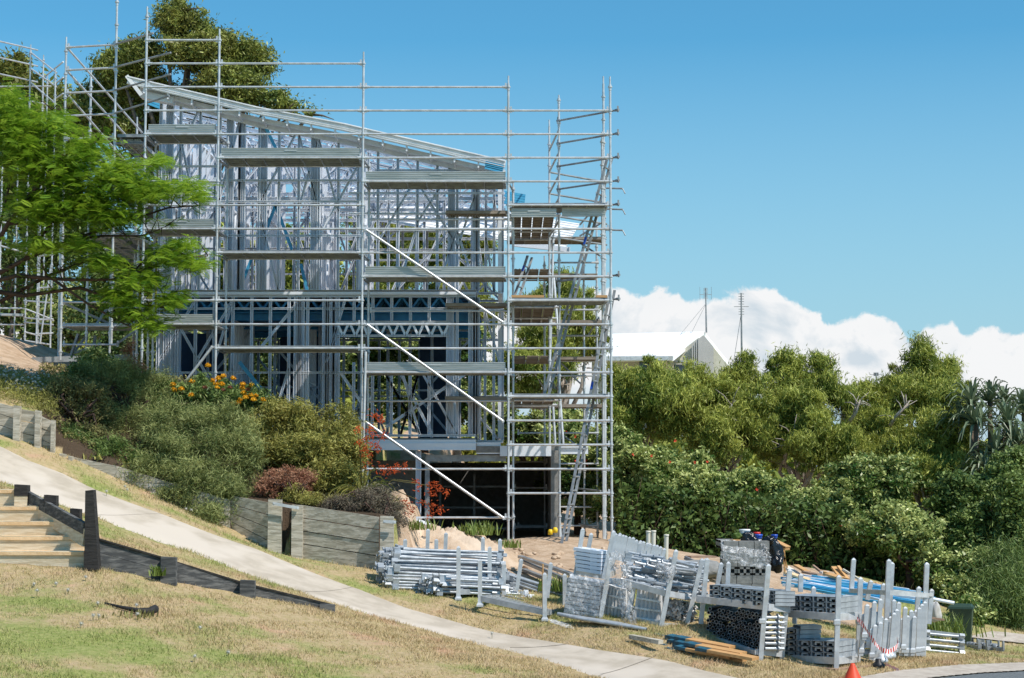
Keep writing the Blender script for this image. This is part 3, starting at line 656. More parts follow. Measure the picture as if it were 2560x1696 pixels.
# verge: white barge with soffit, cut into pressed bays
def barge():
    YV = 38.95; pts_ = [(319,190),(640,266),(860,308),(1263,401)]
    tops = [P(a, b, YV) for a, b in pts_]; f = MB(); g = MB(); h_ = .17
    for p, q in zip(tops[:-1], tops[1:]):
        f.bar(p-Vector((0,-.03,h_/2)), q-Vector((0,-.03,h_/2)), .045, h_)
        for k in (.25, .6, .86): f.bar(p+Vector((0,-.002,-h_*k)), q+Vector((0,-.002,-h_*k)), .02, .012)
        f.bar(p+Vector((0,.33,-.02)), q+Vector((0,.33,-.02)), .72, .02)
    v_ = build(f, 'roof_verge', M['white'], hs)
    p0, p1 = tops[0], tops[-1]; d = (p1-p0).normalized(); f2 = MB()
    zt = lambda x: float(np.interp(x, [t.x for t in tops], [t.z for t in tops]))
    x = p0.x+.35; i = 0
    while x < p1.x-.05:
        g = MB(); g.bar((x, YV+.03, zt(x)-h_-.06), (x, YW+.05, zt(x)-h_-.10), .035, .12); x += .513; build(g, 'outrigger', M['white'], v_)
    e = MB(); e.bar(p0+Vector((-.02,0,0)), p0+Vector((.30,.02,-.42)), .05, .08); e.bar(p0+Vector((.26,.3,-.36)), p0+Vector((.95,.3,-.50)), .3, .14)
    for a, b in zip(tops[:-1], tops[1:]): e.bar(a+Vector((.2 if a == p0 else 0,.34,-.23)), b+Vector((0,.34,-.23)), .10, .10); e.bar(a+Vector((.35 if a == p0 else 0,.62,-.30)), b+Vector((0,.62,-.30)), .06, .10)
    build(e, 'soffit_rail', M['white'], v_)
barge()
def sheet(c, mname, name, ribs, par=hs, lab=None, th=.02):
    """ribbed sheet between four corners a b c d (a-b one long edge)"""
    a, b, c_, d = [Vector(q) for q in c]; m = MB(); n = (b-a).cross(d-a).normalized()
    if n.y > 0: n = -n
    m.hexa([a, b, c_, d, a+n*th, b+n*th, c_+n*th, d+n*th])
    for i in range(ribs):
        t = (i+.5)/ribs; m.bar(a.lerp(d, t)+n*(th+.012), b.lerp(c_, t)+n*(th+.012), .055, .03, up=n)
    return build(m, name, M[mname], par, label=lab)
sheet([P(1214,405,38.99), P(1258,414,38.99), P(1256,433,38.99), P(1212,422,38.99)], 'blight', 'verge_wrap', 4, lab='bright blue film left on the low end of the verge')
sheet([P(1240,474,42), P(1314,487,42), P(1310,520,42), P(1238,506,42)], 'blight', 'wrapped_fascia', 5, lab='bright blue wrapped fascia sticking out to the right')
sheet([P(369,240,43), P(400,252,43), P(400,274,43), P(369,262,43)], 'blight', 'wrapped_fascia', 3)
# lower rear roof, ribbed pale sheets tilted towards the street
sheet([P(880,470,46.5), P(1449,562,46.5), P(1412,624,44.9), P(880,545,44.9)], 'white', 'rear_roof_sheet', 11)
build(MB().bar(P(1280,610,44.9), P(1425,625,44.9), .1, .12), 'gutter', M['frame'], hs)
# bright film-blue strap bracing
for a, b, c, d, y in ((690,510,645,630,40.2),(690,515,730,625,40.2),(752,660,768,726,40.2),(632,640,594,735,40.0),(455+200,300,690,372,39.55)): build(MB().bar(P(a,b,y), P(c,d,y), .07, .012, up=(0,1,0)), 'strap_brace', M['blight'], hs)
# floor: blue lattice joists with sheet above, dark lined ceiling
zj1, zj0 = Zf(741, YW), Zf(772, YW)
for i in range(12):
    y = 39.75+.6*i; f = MB(); stud(f, (hx(397), y, zj1), (hx(1190), y, zj1), .04, .06); stud(f, (hx(397), y, zj0), (hx(1190), y, zj0), .04, .06)
    n = 34
    for k in range(n):
        a, b = hx(397)+(hx(1190)-hx(397))*k/n, hx(397)+(hx(1190)-hx(397))*(k+1)/n
        f.bar((a, y, zj0 if k % 2 else zj1), (b, y, zj1 if k % 2 else zj0), .045, .03, up=(0,1,0))
    build(f, 'floor_joist', M['blue'], hs)
build(MB().box(((hx(395)+hx(1190))/2, (YW+47)/2, zUF+.015), (hx(1190)-hx(395), 47-YW, .03)), 'floor_board', M['ply'], hs)
build(MB().box(((hx(395)+hx(1190))/2, (YW+.2+47)/2, zj0-.06), (hx(1190)-hx(395)-.02, 46.8-YW, .02)), 'ceiling_lining', M['blue'], hs)
for y in (40.1, 42.5, 45): build(MB().bar((hx(470), y, zj0-.13), (hx(1186), y, zj0-.13), .05, .17), 'blue_beam', M['blue'], hs)
for a, b, y in ((400,560,43.6),(700,850,44.6),(1050,1120,44.6)): build(MB().box(((X(a,y)+X(b,y))/2, y, (zLF+zj0)/2-.1), (X(b,y)-X(a,y), .02, zj0-zLF-.25)), 'shade_sheet', M['navy'], hs)  # dark sheets added to stand in for shade in the lower rooms
rb = MB(); rb.bar((hx(395), YW-.02, zUF-.03), (hx(1190), YW-.02, zUF-.03), .12, .055); build(rb, 'edge_beam', M['frame'], hs)
# lower storey
WL = wall('front_wall_frame', hx(395), hx(1190), YW, zLF, zUF-.06, .415, 1, 'frame', 13, 9, nog=(Zf(772,YW), Zf(932,YW)), dbl=[hx(p) for p in (418,744,752,815,828,840,1125,1180,1190)], skip=[(hx(850), hx(1112))])
for px in range(885, 1110, 47): m = MB(); stud(m, (hx(px), YW, zLF+.05), (hx(px), YW, Zf(906,YW)), .06, .08); m2 = MB(); stud(m2, (hx(px), YW, Zf(803,YW)), (hx(px), YW, zUF-.1), .06, .08); build(m, 'stud', M['frame'], WL); build(m2, 'stud', M['frame'], WL)
wt = MB(); z1, z0 = Zf(806, YW), Zf(840, YW); stud(wt, (hx(842), YW-.02, z1), (hx(1124), YW-.02, z1), .045, .07); stud(wt, (hx(842), YW-.02, z0), (hx(1124), YW-.02, z0), .045, .07)
for k in range(18): a, b = hx(842)+(hx(1124)-hx(842))*k/18, hx(842)+(hx(1124)-hx(842))*(k+1)/18; wt.bar((a, YW-.02, z0 if k % 2 else z1), (b, YW-.02, z1 if k % 2 else z0), .05, .04, up=(0,1,0))
build(wt, 'lattice_lintel', M['frame'], hs)
for a, b, c, d in ((756,742,650,872),(965,1068,1190,918),(850,930,905,1010),(1000,932,1080,1085)): build(stud(MB(), P(a,b,YW+.03), P(c,d,YW+.03), .06, .05), 'wall_brace', M['frame'], hs)
build(MB().bar(P(598,905,YW-.05), P(684,1012,YW-.05), .08, .01, up=(0,1,0)), 'strap_brace', M['blight'], hs)
wall('end_wall_frame', hx(1190), hx(1256), YW+.4, zLF-.12, zUF-.3, .2, 1, 'frame', 2, 11)
for i, px in enumerate((412, 590, 760, 1130, 1250)): cross(X(px, 41.4), 40.9, (46.5, 44, 43.6, 45, 46.8)[i], zLF, zj0-.1, .45, seed=i+30, col='frame')
for i, (a, b, y) in enumerate(((520,800,42.4),(860,1190,43.8),(395,1250,46.9))):
    wall('partition_frame', X(a,y), X(b,y), y, zLF, zj0-.1, .5, 0, 'frame', 6, 50+i, nog=[zLF+1.2])
# slab, edge beams and garage
sl_ = MB(); sl_.box(((hx(400)+hx(1190))/2, 43.3, zLF-.1), (hx(1190)-hx(400), 7.4, .14)); sl_.box(((hx(1190)+hx(1400))/2, 43.3, Zf(1112,YW)-.1), (hx(1400)-hx(1190), 7.3, .14)); build(sl_, 'floor_slab', M['block'], hs)
eb = MB(); eb.bar(P(868,1108,YW-.06), P(1190,1108,YW-.06), .04, Zf(1089,YW)-Zf(1106,YW)); eb.bar(P(868,1117,YW-.09), P(1190,1117,YW-.09), .05, .15)
eb.bar(P(868,1124,YW-.09), P(1190,1124,YW-.09), .08, .03)
eb.bar(P(1191,1121,YW+.1), P(1252,1121,YW+.1), .06, Zf(1110,YW)-Zf(1139,YW)); build(eb, 'edge_beam', M['frame'], hs)
eb2 = MB(); eb2.bar(P(1250,1128,YW), P(1378,1128,YW), .06, .22); eb2.bar(P(1402,1128,YW+.5), P(1470,1128,YW+.5), .06, .13); eb2.bar(P(1402,1118,YW+.5), P(1470,1118,YW+.5), .14, .03); build(eb2, 'garage_lintel', M['frame'], hs)
gz0 = -1.36
cl = MB(); cx0 = hx(1053)
cl.bar((cx0, YW+.05, gz0), (cx0, YW+.05, Zf(1128,YW)), .012, .17, up=(0,1,0)); cl.bar((cx0-.1, YW+.05, gz0), (cx0-.1, YW+.05, Zf(1128,YW)), .012, .17, up=(0,1,0)); cl.bar((cx0-.05, YW+.1, gz0), (cx0-.05, YW+.1, Zf(1128,YW)), .1, .012, up=(0,1,0))
build(cl, 'steel_column', M['frame'], hs)
def blockwall(x0, x1, y, z0, z1, name, along='x'):
    m = MB(); h = .2; n = math.ceil((z1-z0)/h); L_ = (x1-x0)
    for r in range(n):
        off = .2 if r % 2 else 0; k = math.ceil(L_/.4)+1
        for i in range(k):
            a = max(x0, x0+i*.4-off); b = min(x1, x0+(i+1)*.4-off)
            if b-a < .03: continue
            c = ((a+b)/2, y, z0+r*h+h/2) if along == 'x' else (y, (a+b)/2, z0+r*h+h/2)
            d = (b-a-.008, .19, h-.008); d = d if along == 'x' else (d[1], d[0], d[2])
            m.box(c, d)
    m.box(((x0+x1)/2, y, (z0+z0+n*h)/2) if along == 'x' else (y, (x0+x1)/2, (z0+z0+n*h)/2), (L_-.01, .175, n*h-.01) if along == 'x' else (.175, L_-.01, n*h-.01))
    return build(m, name, M['block'], hs)
gt = Zf(1140, YW)
blockwall(hx(880), hx(1040), 41.2, gz0, gt-.1, 'block_wall'); blockwall(39.75, 46.8, hx(885)-.05, gz0, gt-.1, 'block_wall', 'y')
blockwall(hx(880), hx(1400), 46.9, gz0, gt-.1, 'block_wall'); blockwall(39.6, 46.8, hx(1388), gz0, gt+.02, 'block_wall', 'y')
jb = MB(); jb.bar(P(1066,1146,YW+.25), P(1265,1146,YW+.25), .1, .14); jb.bar((hx(1068), YW+.3, gz0), (hx(1068), YW+.3, gt), .1, .1, up=(0,1,0)); build(jb, 'door_track', M['galvd'], hs)
# shelf rack in the dark of the garage
rk = MB()
for z in (.2,.7,1.2): rk.bar((hx(1080), 44.5, gz0+z), (hx(1270), 44.5, gz0+z), .3, .04)
for x in (1080,1175,1270): rk.bar((hx(x), 44.4, gz0), (hx(x), 44.4, gz0+1.5), .05, .05, up=(0,1,0))
build(rk, 'shelf', M['galvd'], hs)
# things at the garage mouth
solo(MB().bar(P(1012,1292,38.4), P(1118,1336,37.0), .16, .09), 'steel_beam', M['frame'], 'pale steel beam leaning down onto the sand mound', 'beam')
t_ = thing('trestle', 'low trestle with blue planks and boards at the garage mouth', 'trestle', on(X(1330,38.6), 38.6))
z_ = hz(X(1330,38.6), 38.6)
build(MB().bar(P(1255,1358,38.3), P(1380,1356,38.3), .5, .03), 'board', M['oldtimber'], t_); build(MB().bar(P(1285,1385,38.0), P(1381,1360,38.0), .16, .05), 'blue_plank', M['bluep'], t_)
build(MB().bar(P(1320,1378,37.9), P(1378,1366,37.9), .2, .03), 'board', M['pvc'], t_)
lg = MB(); 
for a in (1300, 1375): lg.tube(P(a,1362,38.3), Vector((P(a,1362,38.3).x, 38.3, z_-.05)), .03)
build(lg, 'leg', M['galvd'], t_)
def extinguisher(p):
    t = thing('extinguisher', 'small red cylinder standing beside the garage pillar', 'extinguisher', p)
    build(MB().lathe(p, [(0,0),(.06,.01),(.06,.28),(.045,.34),(.015,.36),(.015,.40),(0,.40)], 12), 'body', M['red'], t); build(MB().bar(p+Vector((0,0,.40)), p+Vector((.09,0,.44)), .02, .02), 'handle', M['black'], t)
extinguisher(P(1369,1378,38.3)-Vector((0,0,.2)))
for p, l in ((P(1376,1338,39), 'yellow plug cap on the foot of the block pillar'), (P(1388,1333,39), 'small yellow cap beside the pillar edge')):
    solo(MB().lathe(p, [(0,0),(.05,.005),(.055,.08),(.03,.12),(0,.12)], 10), 'pipe_cap', M['yellow'], l, 'cap')
# ------------------------------------------------------------------ garden walls and steps
ORD = 'first second third fourth fifth sixth seventh eighth ninth tenth eleventh twelfth thirteenth fourteenth fifteenth sixteenth seventeenth eighteenth nineteenth twentieth twenty-first twenty-second twenty-third twenty-fourth twenty-fifth twenty-sixth'.split()
def lean_post(p, w, d, h, mt, name='post', parent=None, top=.0):
    m = MB(); x, y, z = p
    a, b = w/2, d/2; m.hexa([(x-a,y-b,z-.1),(x+a,y-b,z-.1),(x+a,y+b,z-.1),(x-a,y+b,z-.1),(x-a*.97,y-b*.97,z+h),(x+a*.97,y-b*.97,z+h-.012),(x+a*.97,y+b*.97,z+h-.012),(x-a*.97,y+b*.97,z+h)])
    return m
def sleeper_wall(label, spans, posts, n, mt, pm=None, th=.075, cat='retaining wall', brackets=()):
    """spans: (x0 px, top y, bottom y, Y) .. (x1 ...)"""
    s0 = spans[0][0]; t = thing('retaining_wall', label, cat, P(s0[0], s0[2], s0[3]))
    for a, b in spans:
        A1, A0 = P(a[0], a[1], a[3]), P(a[0], a[2], a[3]); B1, B0 = P(b[0], b[1], b[3]), P(b[0], b[2], b[3]); k = b[4] if len(b) > 4 else n
        A0.y = A1.y; B0.y = B1.y
        for i in range(k):
            f0, f1 = i/k+.008, (i+1)/k-.008; j = rnd.uniform(-.008, .008); o = Vector((0, th, 0)); jj = Vector((0, j, 0))
            q = [A0.lerp(A1, f0)+jj, B0.lerp(B1, f0)+jj, B0.lerp(B1, f1)+jj, A0.lerp(A1, f1)+jj]
            if i == 0: q[0].z -= .12; q[1].z -= .12
            m = MB(); m.hexa([q[0], q[1], q[1]+o, q[0]+o, q[3], q[2], q[2]+o, q[3]+o]); build(m, 'sleeper', M[mt], t)
    for px0, px1, pt, pb, Y in posts:
        c = P((px0+px1)/2, pb, Y-.10); wd = (px1-px0)/F*Y; build(lean_post(c, wd, .14, P(px0, pt, Y-.1).z-c.z, pm or mt), 'post', M[pm or mt], t)
    for (a, b, c, d, Y) in brackets: build(MB().bar(P(a,b,Y), P(c,d,Y), .03, .05).tube(P(a+4,b,Y-.03), P(a+4,b,Y), .02).tube(P(c-4,d,Y-.03), P(c-4,d,Y), .02), 'bracket', M['galv'], t)
    return t
sleeper_wall('tall weathered grey timber sleeper wall holding the garden bed, by the tube bundle', [((575,1238,1325,32.7),(672,1256,1385,32.3)),((752,1262,1392,32.15),(947,1292,1424,31.7))],
    [(670,704,1248,1392,32.25),(729,757,1262,1394,32.2),(950,984,1290,1428,31.72)], 4, 'oldtimber', brackets=[(682,1259,748,1271,31.98),(958,1304,990,1306,31.45)])
sleeper_wall('grey timber sleeper wall at the top of the path, left edge of the garden', [((-90,985,1052,32.8),(36,1017,1106,32.75)),((50,1022,1112,32.7),(98,1030,1124,32.7)),((101,1040,1128,32.7),(135,1056,1142,32.7))],
    [(34,50,1014,1118,32.7),(88,101,1026,1124,32.7),(128,136,1050,1140,32.7)], 3, 'oldtimber')
sleeper_wall('low single board garden edging beside the path below the olive brown bush', [((152,1136,1155,32.7),(182,1142,1168,32.7)),((182,1143,1168,32.68),(292,1166,1198,32.6)),((292,1166,1198,32.6),(420,1205,1262,32.6)),((420,1205,1262,32.6),(575,1250,1330,32.65))], [(150,164,1134,1154,32.7),(172,182,1140,1165,32.65)], 1, 'oldtimber')
t = sleeper_wall('dark charred low sleeper wall running down the lawn from the tall black post', [((246,1350,1412,25.6),(405,1395,1458,25.95)),((441,1407,1457,26.05),(604,1456,1484,26.5)),((636,1466,1490,26.6),(836,1515,1530,27.15))],
    [(403,441,1392,1458,25.95),(601,638,1450,1491,26.5),(800,837,1510,1528,27.1)], 2, 'greytimber', 'greytimber')
for a in ((248,1348,405,1394),(441,1406,602,1456),(636,1465,836,1514)): build(MB().bar(P(a[0],a[1],25.62 if a[0]<300 else 26.1 if a[0]<500 else 26.62), P(a[2],a[3],25.97 if a[0]<300 else 26.52 if a[0]<500 else 27.17), .09, .022), 'top_edge', M['blacktimber'], t)
tp = MB(); c0 = P(210,1419,25.5); wz = .2
tp.hexa([P(210,1425,25.42), P(246,1425,25.42), P(246,1425,25.42)+Vector((0,.2,0)), P(210,1425,25.42)+Vector((0,.2,0)), P(213,1227,25.45), P(233,1225,25.45), P(233,1225,25.45)+Vector((0,.17,0)), P(213,1227,25.45)+Vector((0,.17,0))])
solo(tp, 'corner_post', M['blacktimber'], 'tall tapering black charred timber post at the foot of the steps', 'post')
st = thing('timber_steps', 'flight of timber steps filled with orange sand climbing the lawn', 'steps', P(100,1405,25.6))
SR = [(210,1378,1408,25.6),(210,1340,1366,25.95),(178,1303,1327,26.3),(118,1265,1289,26.65),(39,1223,1254,27.0)]
for i, (xr, yt, yb, Y) in enumerate(SR):
    x1 = P(xr, yt, Y).x; x0 = P(-170, yt, Y).x; z1, z0 = P(0, yt, Y).z, P(0, yb, Y).z-.12
    build(MB().box(((x0+x1)/2, Y+.03, (z0+z1)/2), (x1-x0, .06, z1-z0)), 'riser', M['step'], st)
    m = MB()
    k = 7
    for j in range(k): a, b = x0+(x1-x0)*j/k, x0+(x1-x0)*(j+1)/k; m.box(((a+b)/2, Y+.23, z1-.03+rnd.uniform(-.004,.004)), (b-a-.008, .35, .05))
    build(m, 'tread', M['stepsand'], st)
    build(MB().box(((x0+x1)/2, Y-.012, z1-.035), (x1-x0, .02, .045)), 'nosing', M['stepsand'], st)
for a, b, t1, b1, Y in ((39,71,1213,1256,26.92),(113,142,1239,1290,26.58),(178,201,1273,1327,26.22)):
    c = P((a+b)/2, b1, Y); build(lean_post(c, (b-a)/F*Y, .16, P(a,t1,Y).z-c.z, 'blacktimber'), 'post', M['step'], st); build(lean_post(Vector((c.x, c.y, P(a,t1,Y).z-.06)), (b-a)/F*Y+.01, .17, .07, 'b'), 'post_cap', M['blacktimber'], st)
build(MB().bar(P(66,1240,27.0), P(213,1322,25.62), .06, .16), 'stringer', M['greytimber'], st)
build(MB().bar(P(66,1255,27.0), P(213,1345,25.62), .05, .25), 'stringer', M['step'], st)
# ------------------------------------------------------------------ tube stock
TUBE = {}
def tube_mesh(L_, r, kind):
    k = (round(L_, 2), r, kind)
    if k in TUBE: return TUBE[k]
    m = MB(); m.tube((0,0,0), (L_,0,0), r, 10, cap=False)
    n = len(m.f)
    mats = [M['galv']]
    if kind == 'rosette':
        for x in np.arange(.2, L_, .5): m.tube((x-.006,0,0), (x+.006,0,0), r*2.5, 10); m.tube((x-.05,0,0), (x+.05,0,0), r*1.2, 10)
    if kind == 'clamp':
        m.box((.02,0,.0), (.10,.06,.12)); m.tube((-.06,0,.02), (-.06,.0,.10), .016, 6); m.tube((-.03,0,0), (.05,0,0), r*1.35, 10, cap=False); m.box((-.03,.01,.045), (.03,.02,.07)); m.box((L_-.02,0,0), (.08,.05,.1)); m.tube((-.05,.03,-.09), (-.02,.0,.07), .009, 5)
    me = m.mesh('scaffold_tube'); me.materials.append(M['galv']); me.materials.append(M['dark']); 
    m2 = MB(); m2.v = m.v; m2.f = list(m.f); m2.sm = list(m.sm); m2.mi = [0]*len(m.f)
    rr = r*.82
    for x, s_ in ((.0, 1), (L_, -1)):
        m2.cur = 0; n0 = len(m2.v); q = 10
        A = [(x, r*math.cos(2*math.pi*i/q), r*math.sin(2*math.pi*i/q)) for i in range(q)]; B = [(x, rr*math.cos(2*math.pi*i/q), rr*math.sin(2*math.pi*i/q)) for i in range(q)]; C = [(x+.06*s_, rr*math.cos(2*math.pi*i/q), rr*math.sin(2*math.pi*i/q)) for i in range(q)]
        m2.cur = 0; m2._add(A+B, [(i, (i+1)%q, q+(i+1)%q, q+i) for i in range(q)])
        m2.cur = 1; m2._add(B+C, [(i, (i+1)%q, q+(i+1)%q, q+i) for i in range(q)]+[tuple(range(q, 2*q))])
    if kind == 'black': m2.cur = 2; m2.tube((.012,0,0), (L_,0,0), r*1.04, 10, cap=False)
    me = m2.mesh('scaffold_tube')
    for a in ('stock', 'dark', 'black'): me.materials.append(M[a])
    TUBE[k] = me; return me
def put_tube(p, d, L_, r, kind, label, group, name='scaffold_tube', cat='tube', roll=None):
    o = bpy.data.objects.new(name, tube_mesh(L_, r, kind)); S.collection.objects.link(o); o.location = p
    q = Vector((1,0,0)).rotation_difference(Vector(d)); o.rotation_euler = (q.to_matrix() @ Matrix.Rotation(rnd.uniform(0, 6.28) if roll is None else roll, 3, 'X')).to_euler(); return tag(o, label, cat, group)
PLK = {}
def put_plank(p, d, L_, wd, th, label, group, mt='stock', dark=True, name='steel_plank', cat='plank'):
    """a stacked deck plank: open C section with dark hollow ends"""
    k = (round(L_, 2), wd, th, mt)
    if k not in PLK:
        m = MB(); m.box((L_/2, 0, th/2-.004), (L_, wd, .006))
        for s_ in (-1, 1): m.box((L_/2, s_*(wd/2-.004), 0), (L_, .008, th-.004)); m.box((L_/2, s_*(wd/2-.02), -th/2+.006), (L_, .03, .006))
        for x in (.03, L_-.03): m.box((x, -wd*.22, -.006), (.012, .03, th*.5)); m.box((x, wd*.22, -.006), (.012, .03, th*.5)); m.box((x, 0, th*.18), (.02, wd*.5, .02))
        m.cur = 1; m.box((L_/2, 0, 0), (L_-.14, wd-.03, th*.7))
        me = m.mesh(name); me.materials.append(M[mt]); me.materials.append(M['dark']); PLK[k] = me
    o = bpy.data.objects.new(name, PLK[k]); S.collection.objects.link(o); o.location = p
    d = Vector(d).normalized(); s_ = Vector((0,0,1)).cross(d).normalized(); u_ = d.cross(s_)
    o.rotation_euler = Matrix((d, s_, u_)).transposed().to_euler(); return tag(o, label, cat, group)
def stillage(label, FL, FR, BR, BL, h, posts=None, group='steel stillages', slats=0, foot=.1, lean=(0,0,0), tops=None):
    """open steel crate: four posts with pyramid caps and feet, rails, floor slats.  corners are ground points"""
    cs = [Vector(c) for c in (FL, FR, BR, BL)]; t = thing('stillage', label, 'stillage', cs[0], group); up = Vector((0,0,1)); ln = Vector(lean)
    pb = [c+up*foot for c in cs]
    for i, (a, b) in enumerate(((0,1),(1,2),(2,3),(3,0))):
        build(MB().bar(pb[a], pb[b], .05, .085), 'rail', M['stock'], t)
    for i, c in enumerate(cs):
        hh = h if tops is None else tops[i]; top = c+up*hh+ln*hh; m = MB(); u_ = (top-c).normalized(); m.bar(c+up*.03, top, .065, .065, up=(0,1,0)); 
        m.lathe(top, [(.046,-.002),(.046,.006),(.012,.035),(0,.036)], 4, Matrix.Rotation(math.pi/4, 3, 'Z'))
        m.lathe(c, [(.075,-.03),(.075,0),(.05,.03),(.046,.08)], 4, Matrix.Rotation(math.pi/4, 3, 'Z')); build(m, 'post', M['galv'], t)
    for i in range(slats):
        f = (i+1)/(slats+1); build(MB().bar(pb[0].lerp(pb[3], f), pb[1].lerp(pb[2], f), .04, .04), 'slat', M['galv'], t)
    return t
def g0(px, py, Y): p = P(px, py, Y); return p
# --- bundle of ledgers in the first stillage
FL, FR = P(1146,1496,29.8), P(1224,1494,30.5); d1 = Vector((-1.35, .45, .12))
stillage('steel stillage holding the big bundle of tubes beside the timber wall', FL, FR, P(1250,1482,31.6), P(1207,1476,31.2), .78, None, tops=(.80,.80,.88,.86))
stk = P(1069,1368,31.4); gB = 'galvanised tubes bundled in the stillage by the timber wall'; lB = 'galvanised tube with clamp end in the big bundle beside the timber wall'
dT = Vector((1.0, .22, -.06)).normalized()
cnt = 0
for j in range(13):
    for i in range(9):
        if rnd.random() < .06 or (j > 8 and i < 1) or (j > 10 and i > 6): continue
        b = P(968, 1466, 31.0); e = b+Vector((.00+.02*i, 0, 0))
        p = Vector((b.x+rnd.uniform(-.10,.22)+.30*(1-abs(j-5)/6)*0+.07*i*(j<4), 30.95-.115*i*.9+rnd.uniform(-.015,.015), b.z+.055*j-.035*i*.8+.02+rnd.uniform(-.01,.01)))
        put_tube(p, (dT+Vector((0, rnd.uniform(-.03,.03), rnd.uniform(-.03,.03)))), rnd.choice((1.75,1.8,1.85)), .0235, 'clamp', lB, gB); cnt += 1
for j in range(5):
    for i in range(4): put_tube(P(1062,1478,30.1)+Vector((rnd.uniform(-.08,.08)+.08*i, -.06*i, .052*j)), dT+Vector((0, rnd.uniform(-.02,.02), .0)), 1.0, .0235, 'clamp', lB, gB)
# end posts standing behind the first bundle
for k, (a, b, c, d, y) in enumerate(((1013,1352,1011,1400,31.7),(1070,1327,1066,1400,31.9),(1091,1352,1089,1400,31.6),(1115,1336,1110,1400,32.0))):
    t = thing('post', 'short square steel post %s behind the big tube bundle' % ('furthest left','second from the left','third from the left','furthest right')[k], 'post', P(c,d+60,y)); m = MB().bar(P(c,d+60,y), P(a,b,y), .065, .065, up=(0,1,0)).lathe(P(a,b,y), [(.046,-.002),(.046,.006),(.012,.03),(0,.031)], 4, Matrix.Rotation(math.pi/4,3,'Z')); build(m, 'shaft', M['galv'], t)
# --- second lower bundle running down to the right
for j in range(4):
    for i in range(8):
        p = P(1243, 1436, 31.6)+Vector((rnd.uniform(-.1,.1)+.02*i, .25-.095*i, -.10+.05*(3-j)-.008*i)); put_tube(p, Vector((1.0, -.25, -.30+rnd.uniform(-.02,.02))), 1.25, .022, 'clamp', 'thin tube with clamps in the low pile between the two left stillages', 'thin tubes in the low left pile')
# --- empty stillage
a, b = P(1200,1512,29.2), P(1362,1548,28.7); dd_ = Vector((.42, 1.0, .08))
stillage('empty steel stillage with a slatted floor on the grass', a, b, P(1412,1546,29.9), P(1260,1508,30.4), .66, slats=4, tops=(.68,.68,.68,.62))
for i,(a_,b_,c_,d_,y) in enumerate(((1377,1411,1368,1470,30.0),(1303,1402,1292,1450,30.6))):
    solo(MB().bar(P(c_,d_+25,y), P(a_,b_,y), .065, .065, up=(0,1,0)).lathe(P(a_,b_,y), [(.046,-.002),(.046,.006),(.012,.03),(0,.031)], 4, Matrix.Rotation(math.pi/4,3,'Z')), 'post', M['galv'], ('square steel post standing behind the right end of the empty stillage', 'square steel post standing by the low thin tube pile')[i], 'post')
solo(MB().tube(P(1357,1530,29.0), P(1357,1410,29.0), .012), 'stake', M['timber'], 'thin yellowish timber stake stuck in the grass by the empty stillage', 'stake')
for i,(a_,b_,c_,d_) in enumerate(((1300,1392,1440,1440),(1302,1402,1445,1462),(1310,1425,1440,1478))): solo(MB().bar(P(a_,b_,33.5), P(c_,d_,30.6), .09, .05), 'steel_section', M['galvd'], ('upper','middle','lower')[i]+' grey steel section sloping down behind the low tube pile', 'steel section')
# --- leaning stack of stillages
ln = Vector((.22, 0, 0))
def post_at(px0, py0, px1, py1, Y, par): m = MB().bar(P(px0,py0,Y), P(px1,py1,Y), .068, .068, up=(0,1,0)).lathe(P(px1,py1,Y), [(.048,-.002),(.048,.006),(.012,.035),(0,.036)], 4, Matrix.Rotation(math.pi/4,3,'Z')); return build(m, 'post', M['galv'], par)
def rail_at(px0, py0, px1, py1, Y0, Y1, par, h=.09): return build(MB().bar(P(px0,py0,Y0), P(px1,py1,Y1), .06, h), 'rail', M['galv'], par)
t = thing('stillage', 'leaning steel stillage holding a stack of box beams, left of the wrapped boxes', 'stillage', P(1437,1450,29.9), 'steel stillages')
post_at(1437,1446,1457,1326,29.9,t); post_at(1508,1448,1534,1332,29.6,t); post_at(1458,1436,1478,1338,30.8,t); post_at(1524,1436,1550,1338,30.6,t); rail_at(1440,1430,1515,1441,29.9,29.6,t); rail_at(1515,1441,1535,1430,29.6,30.6,t); rail_at(1440,1430,1462,1424,29.9,30.8,t)
for i in range(6): solo(MB().bar(P(1452-i*1.5,1422-i*10,29.95), P(1514,1432-i*10,29.7), .3, .052).bar(P(1476,1424-i*10,29.7), P(1492,1427-i*10,29.66), .03, .03), 'box_beam', M['frame'], 'flat grey box beam, %s from the bottom of the leaning stack' % ('first','second','third','fourth','fifth','sixth')[i], 'beam', 'box beams in the leaning stillage')
t = thing('stillage', 'lower steel stillage holding planks wrapped in clear plastic', 'stillage', P(1416,1545,29.0), 'steel stillages')
post_at(1413,1540,1430,1440,29.0,t); post_at(1500,1552,1526,1400,28.7,t); post_at(1424,1520,1440,1436,30.1,t); rail_at(1413,1530,1502,1548,29.0,28.7,t); rail_at(1502,1548,1545,1538,28.7,30.0,t)
for i in range(8): put_plank(P(1424+i*1.2,1524-i*11,29.1), P(1502,1538,28.9)-P(1420,1524,29.1), .56, .5, .06, ORD[i]+(' from the left: ' if 'row on the ground' in 'steel plank in the plastic wrapped stack on the left' else ' from the bottom: ')+'steel plank in the plastic wrapped stack on the left', 'plastic wrapped plank stack')
t = thing('stillage', 'wide leaning steel stillage piled with a jumble of short tubes', 'stillage', P(1652,1568,28.2), 'steel stillages')
post_at(1652,1570,1690,1380,28.2,t); post_at(1716,1566,1755,1402,28.7,t); post_at(1565,1556,1585,1462,28.6,t); post_at(1738,1496,1764,1402,29.2,t); post_at(1576,1530,1600,1360,30.0,t)
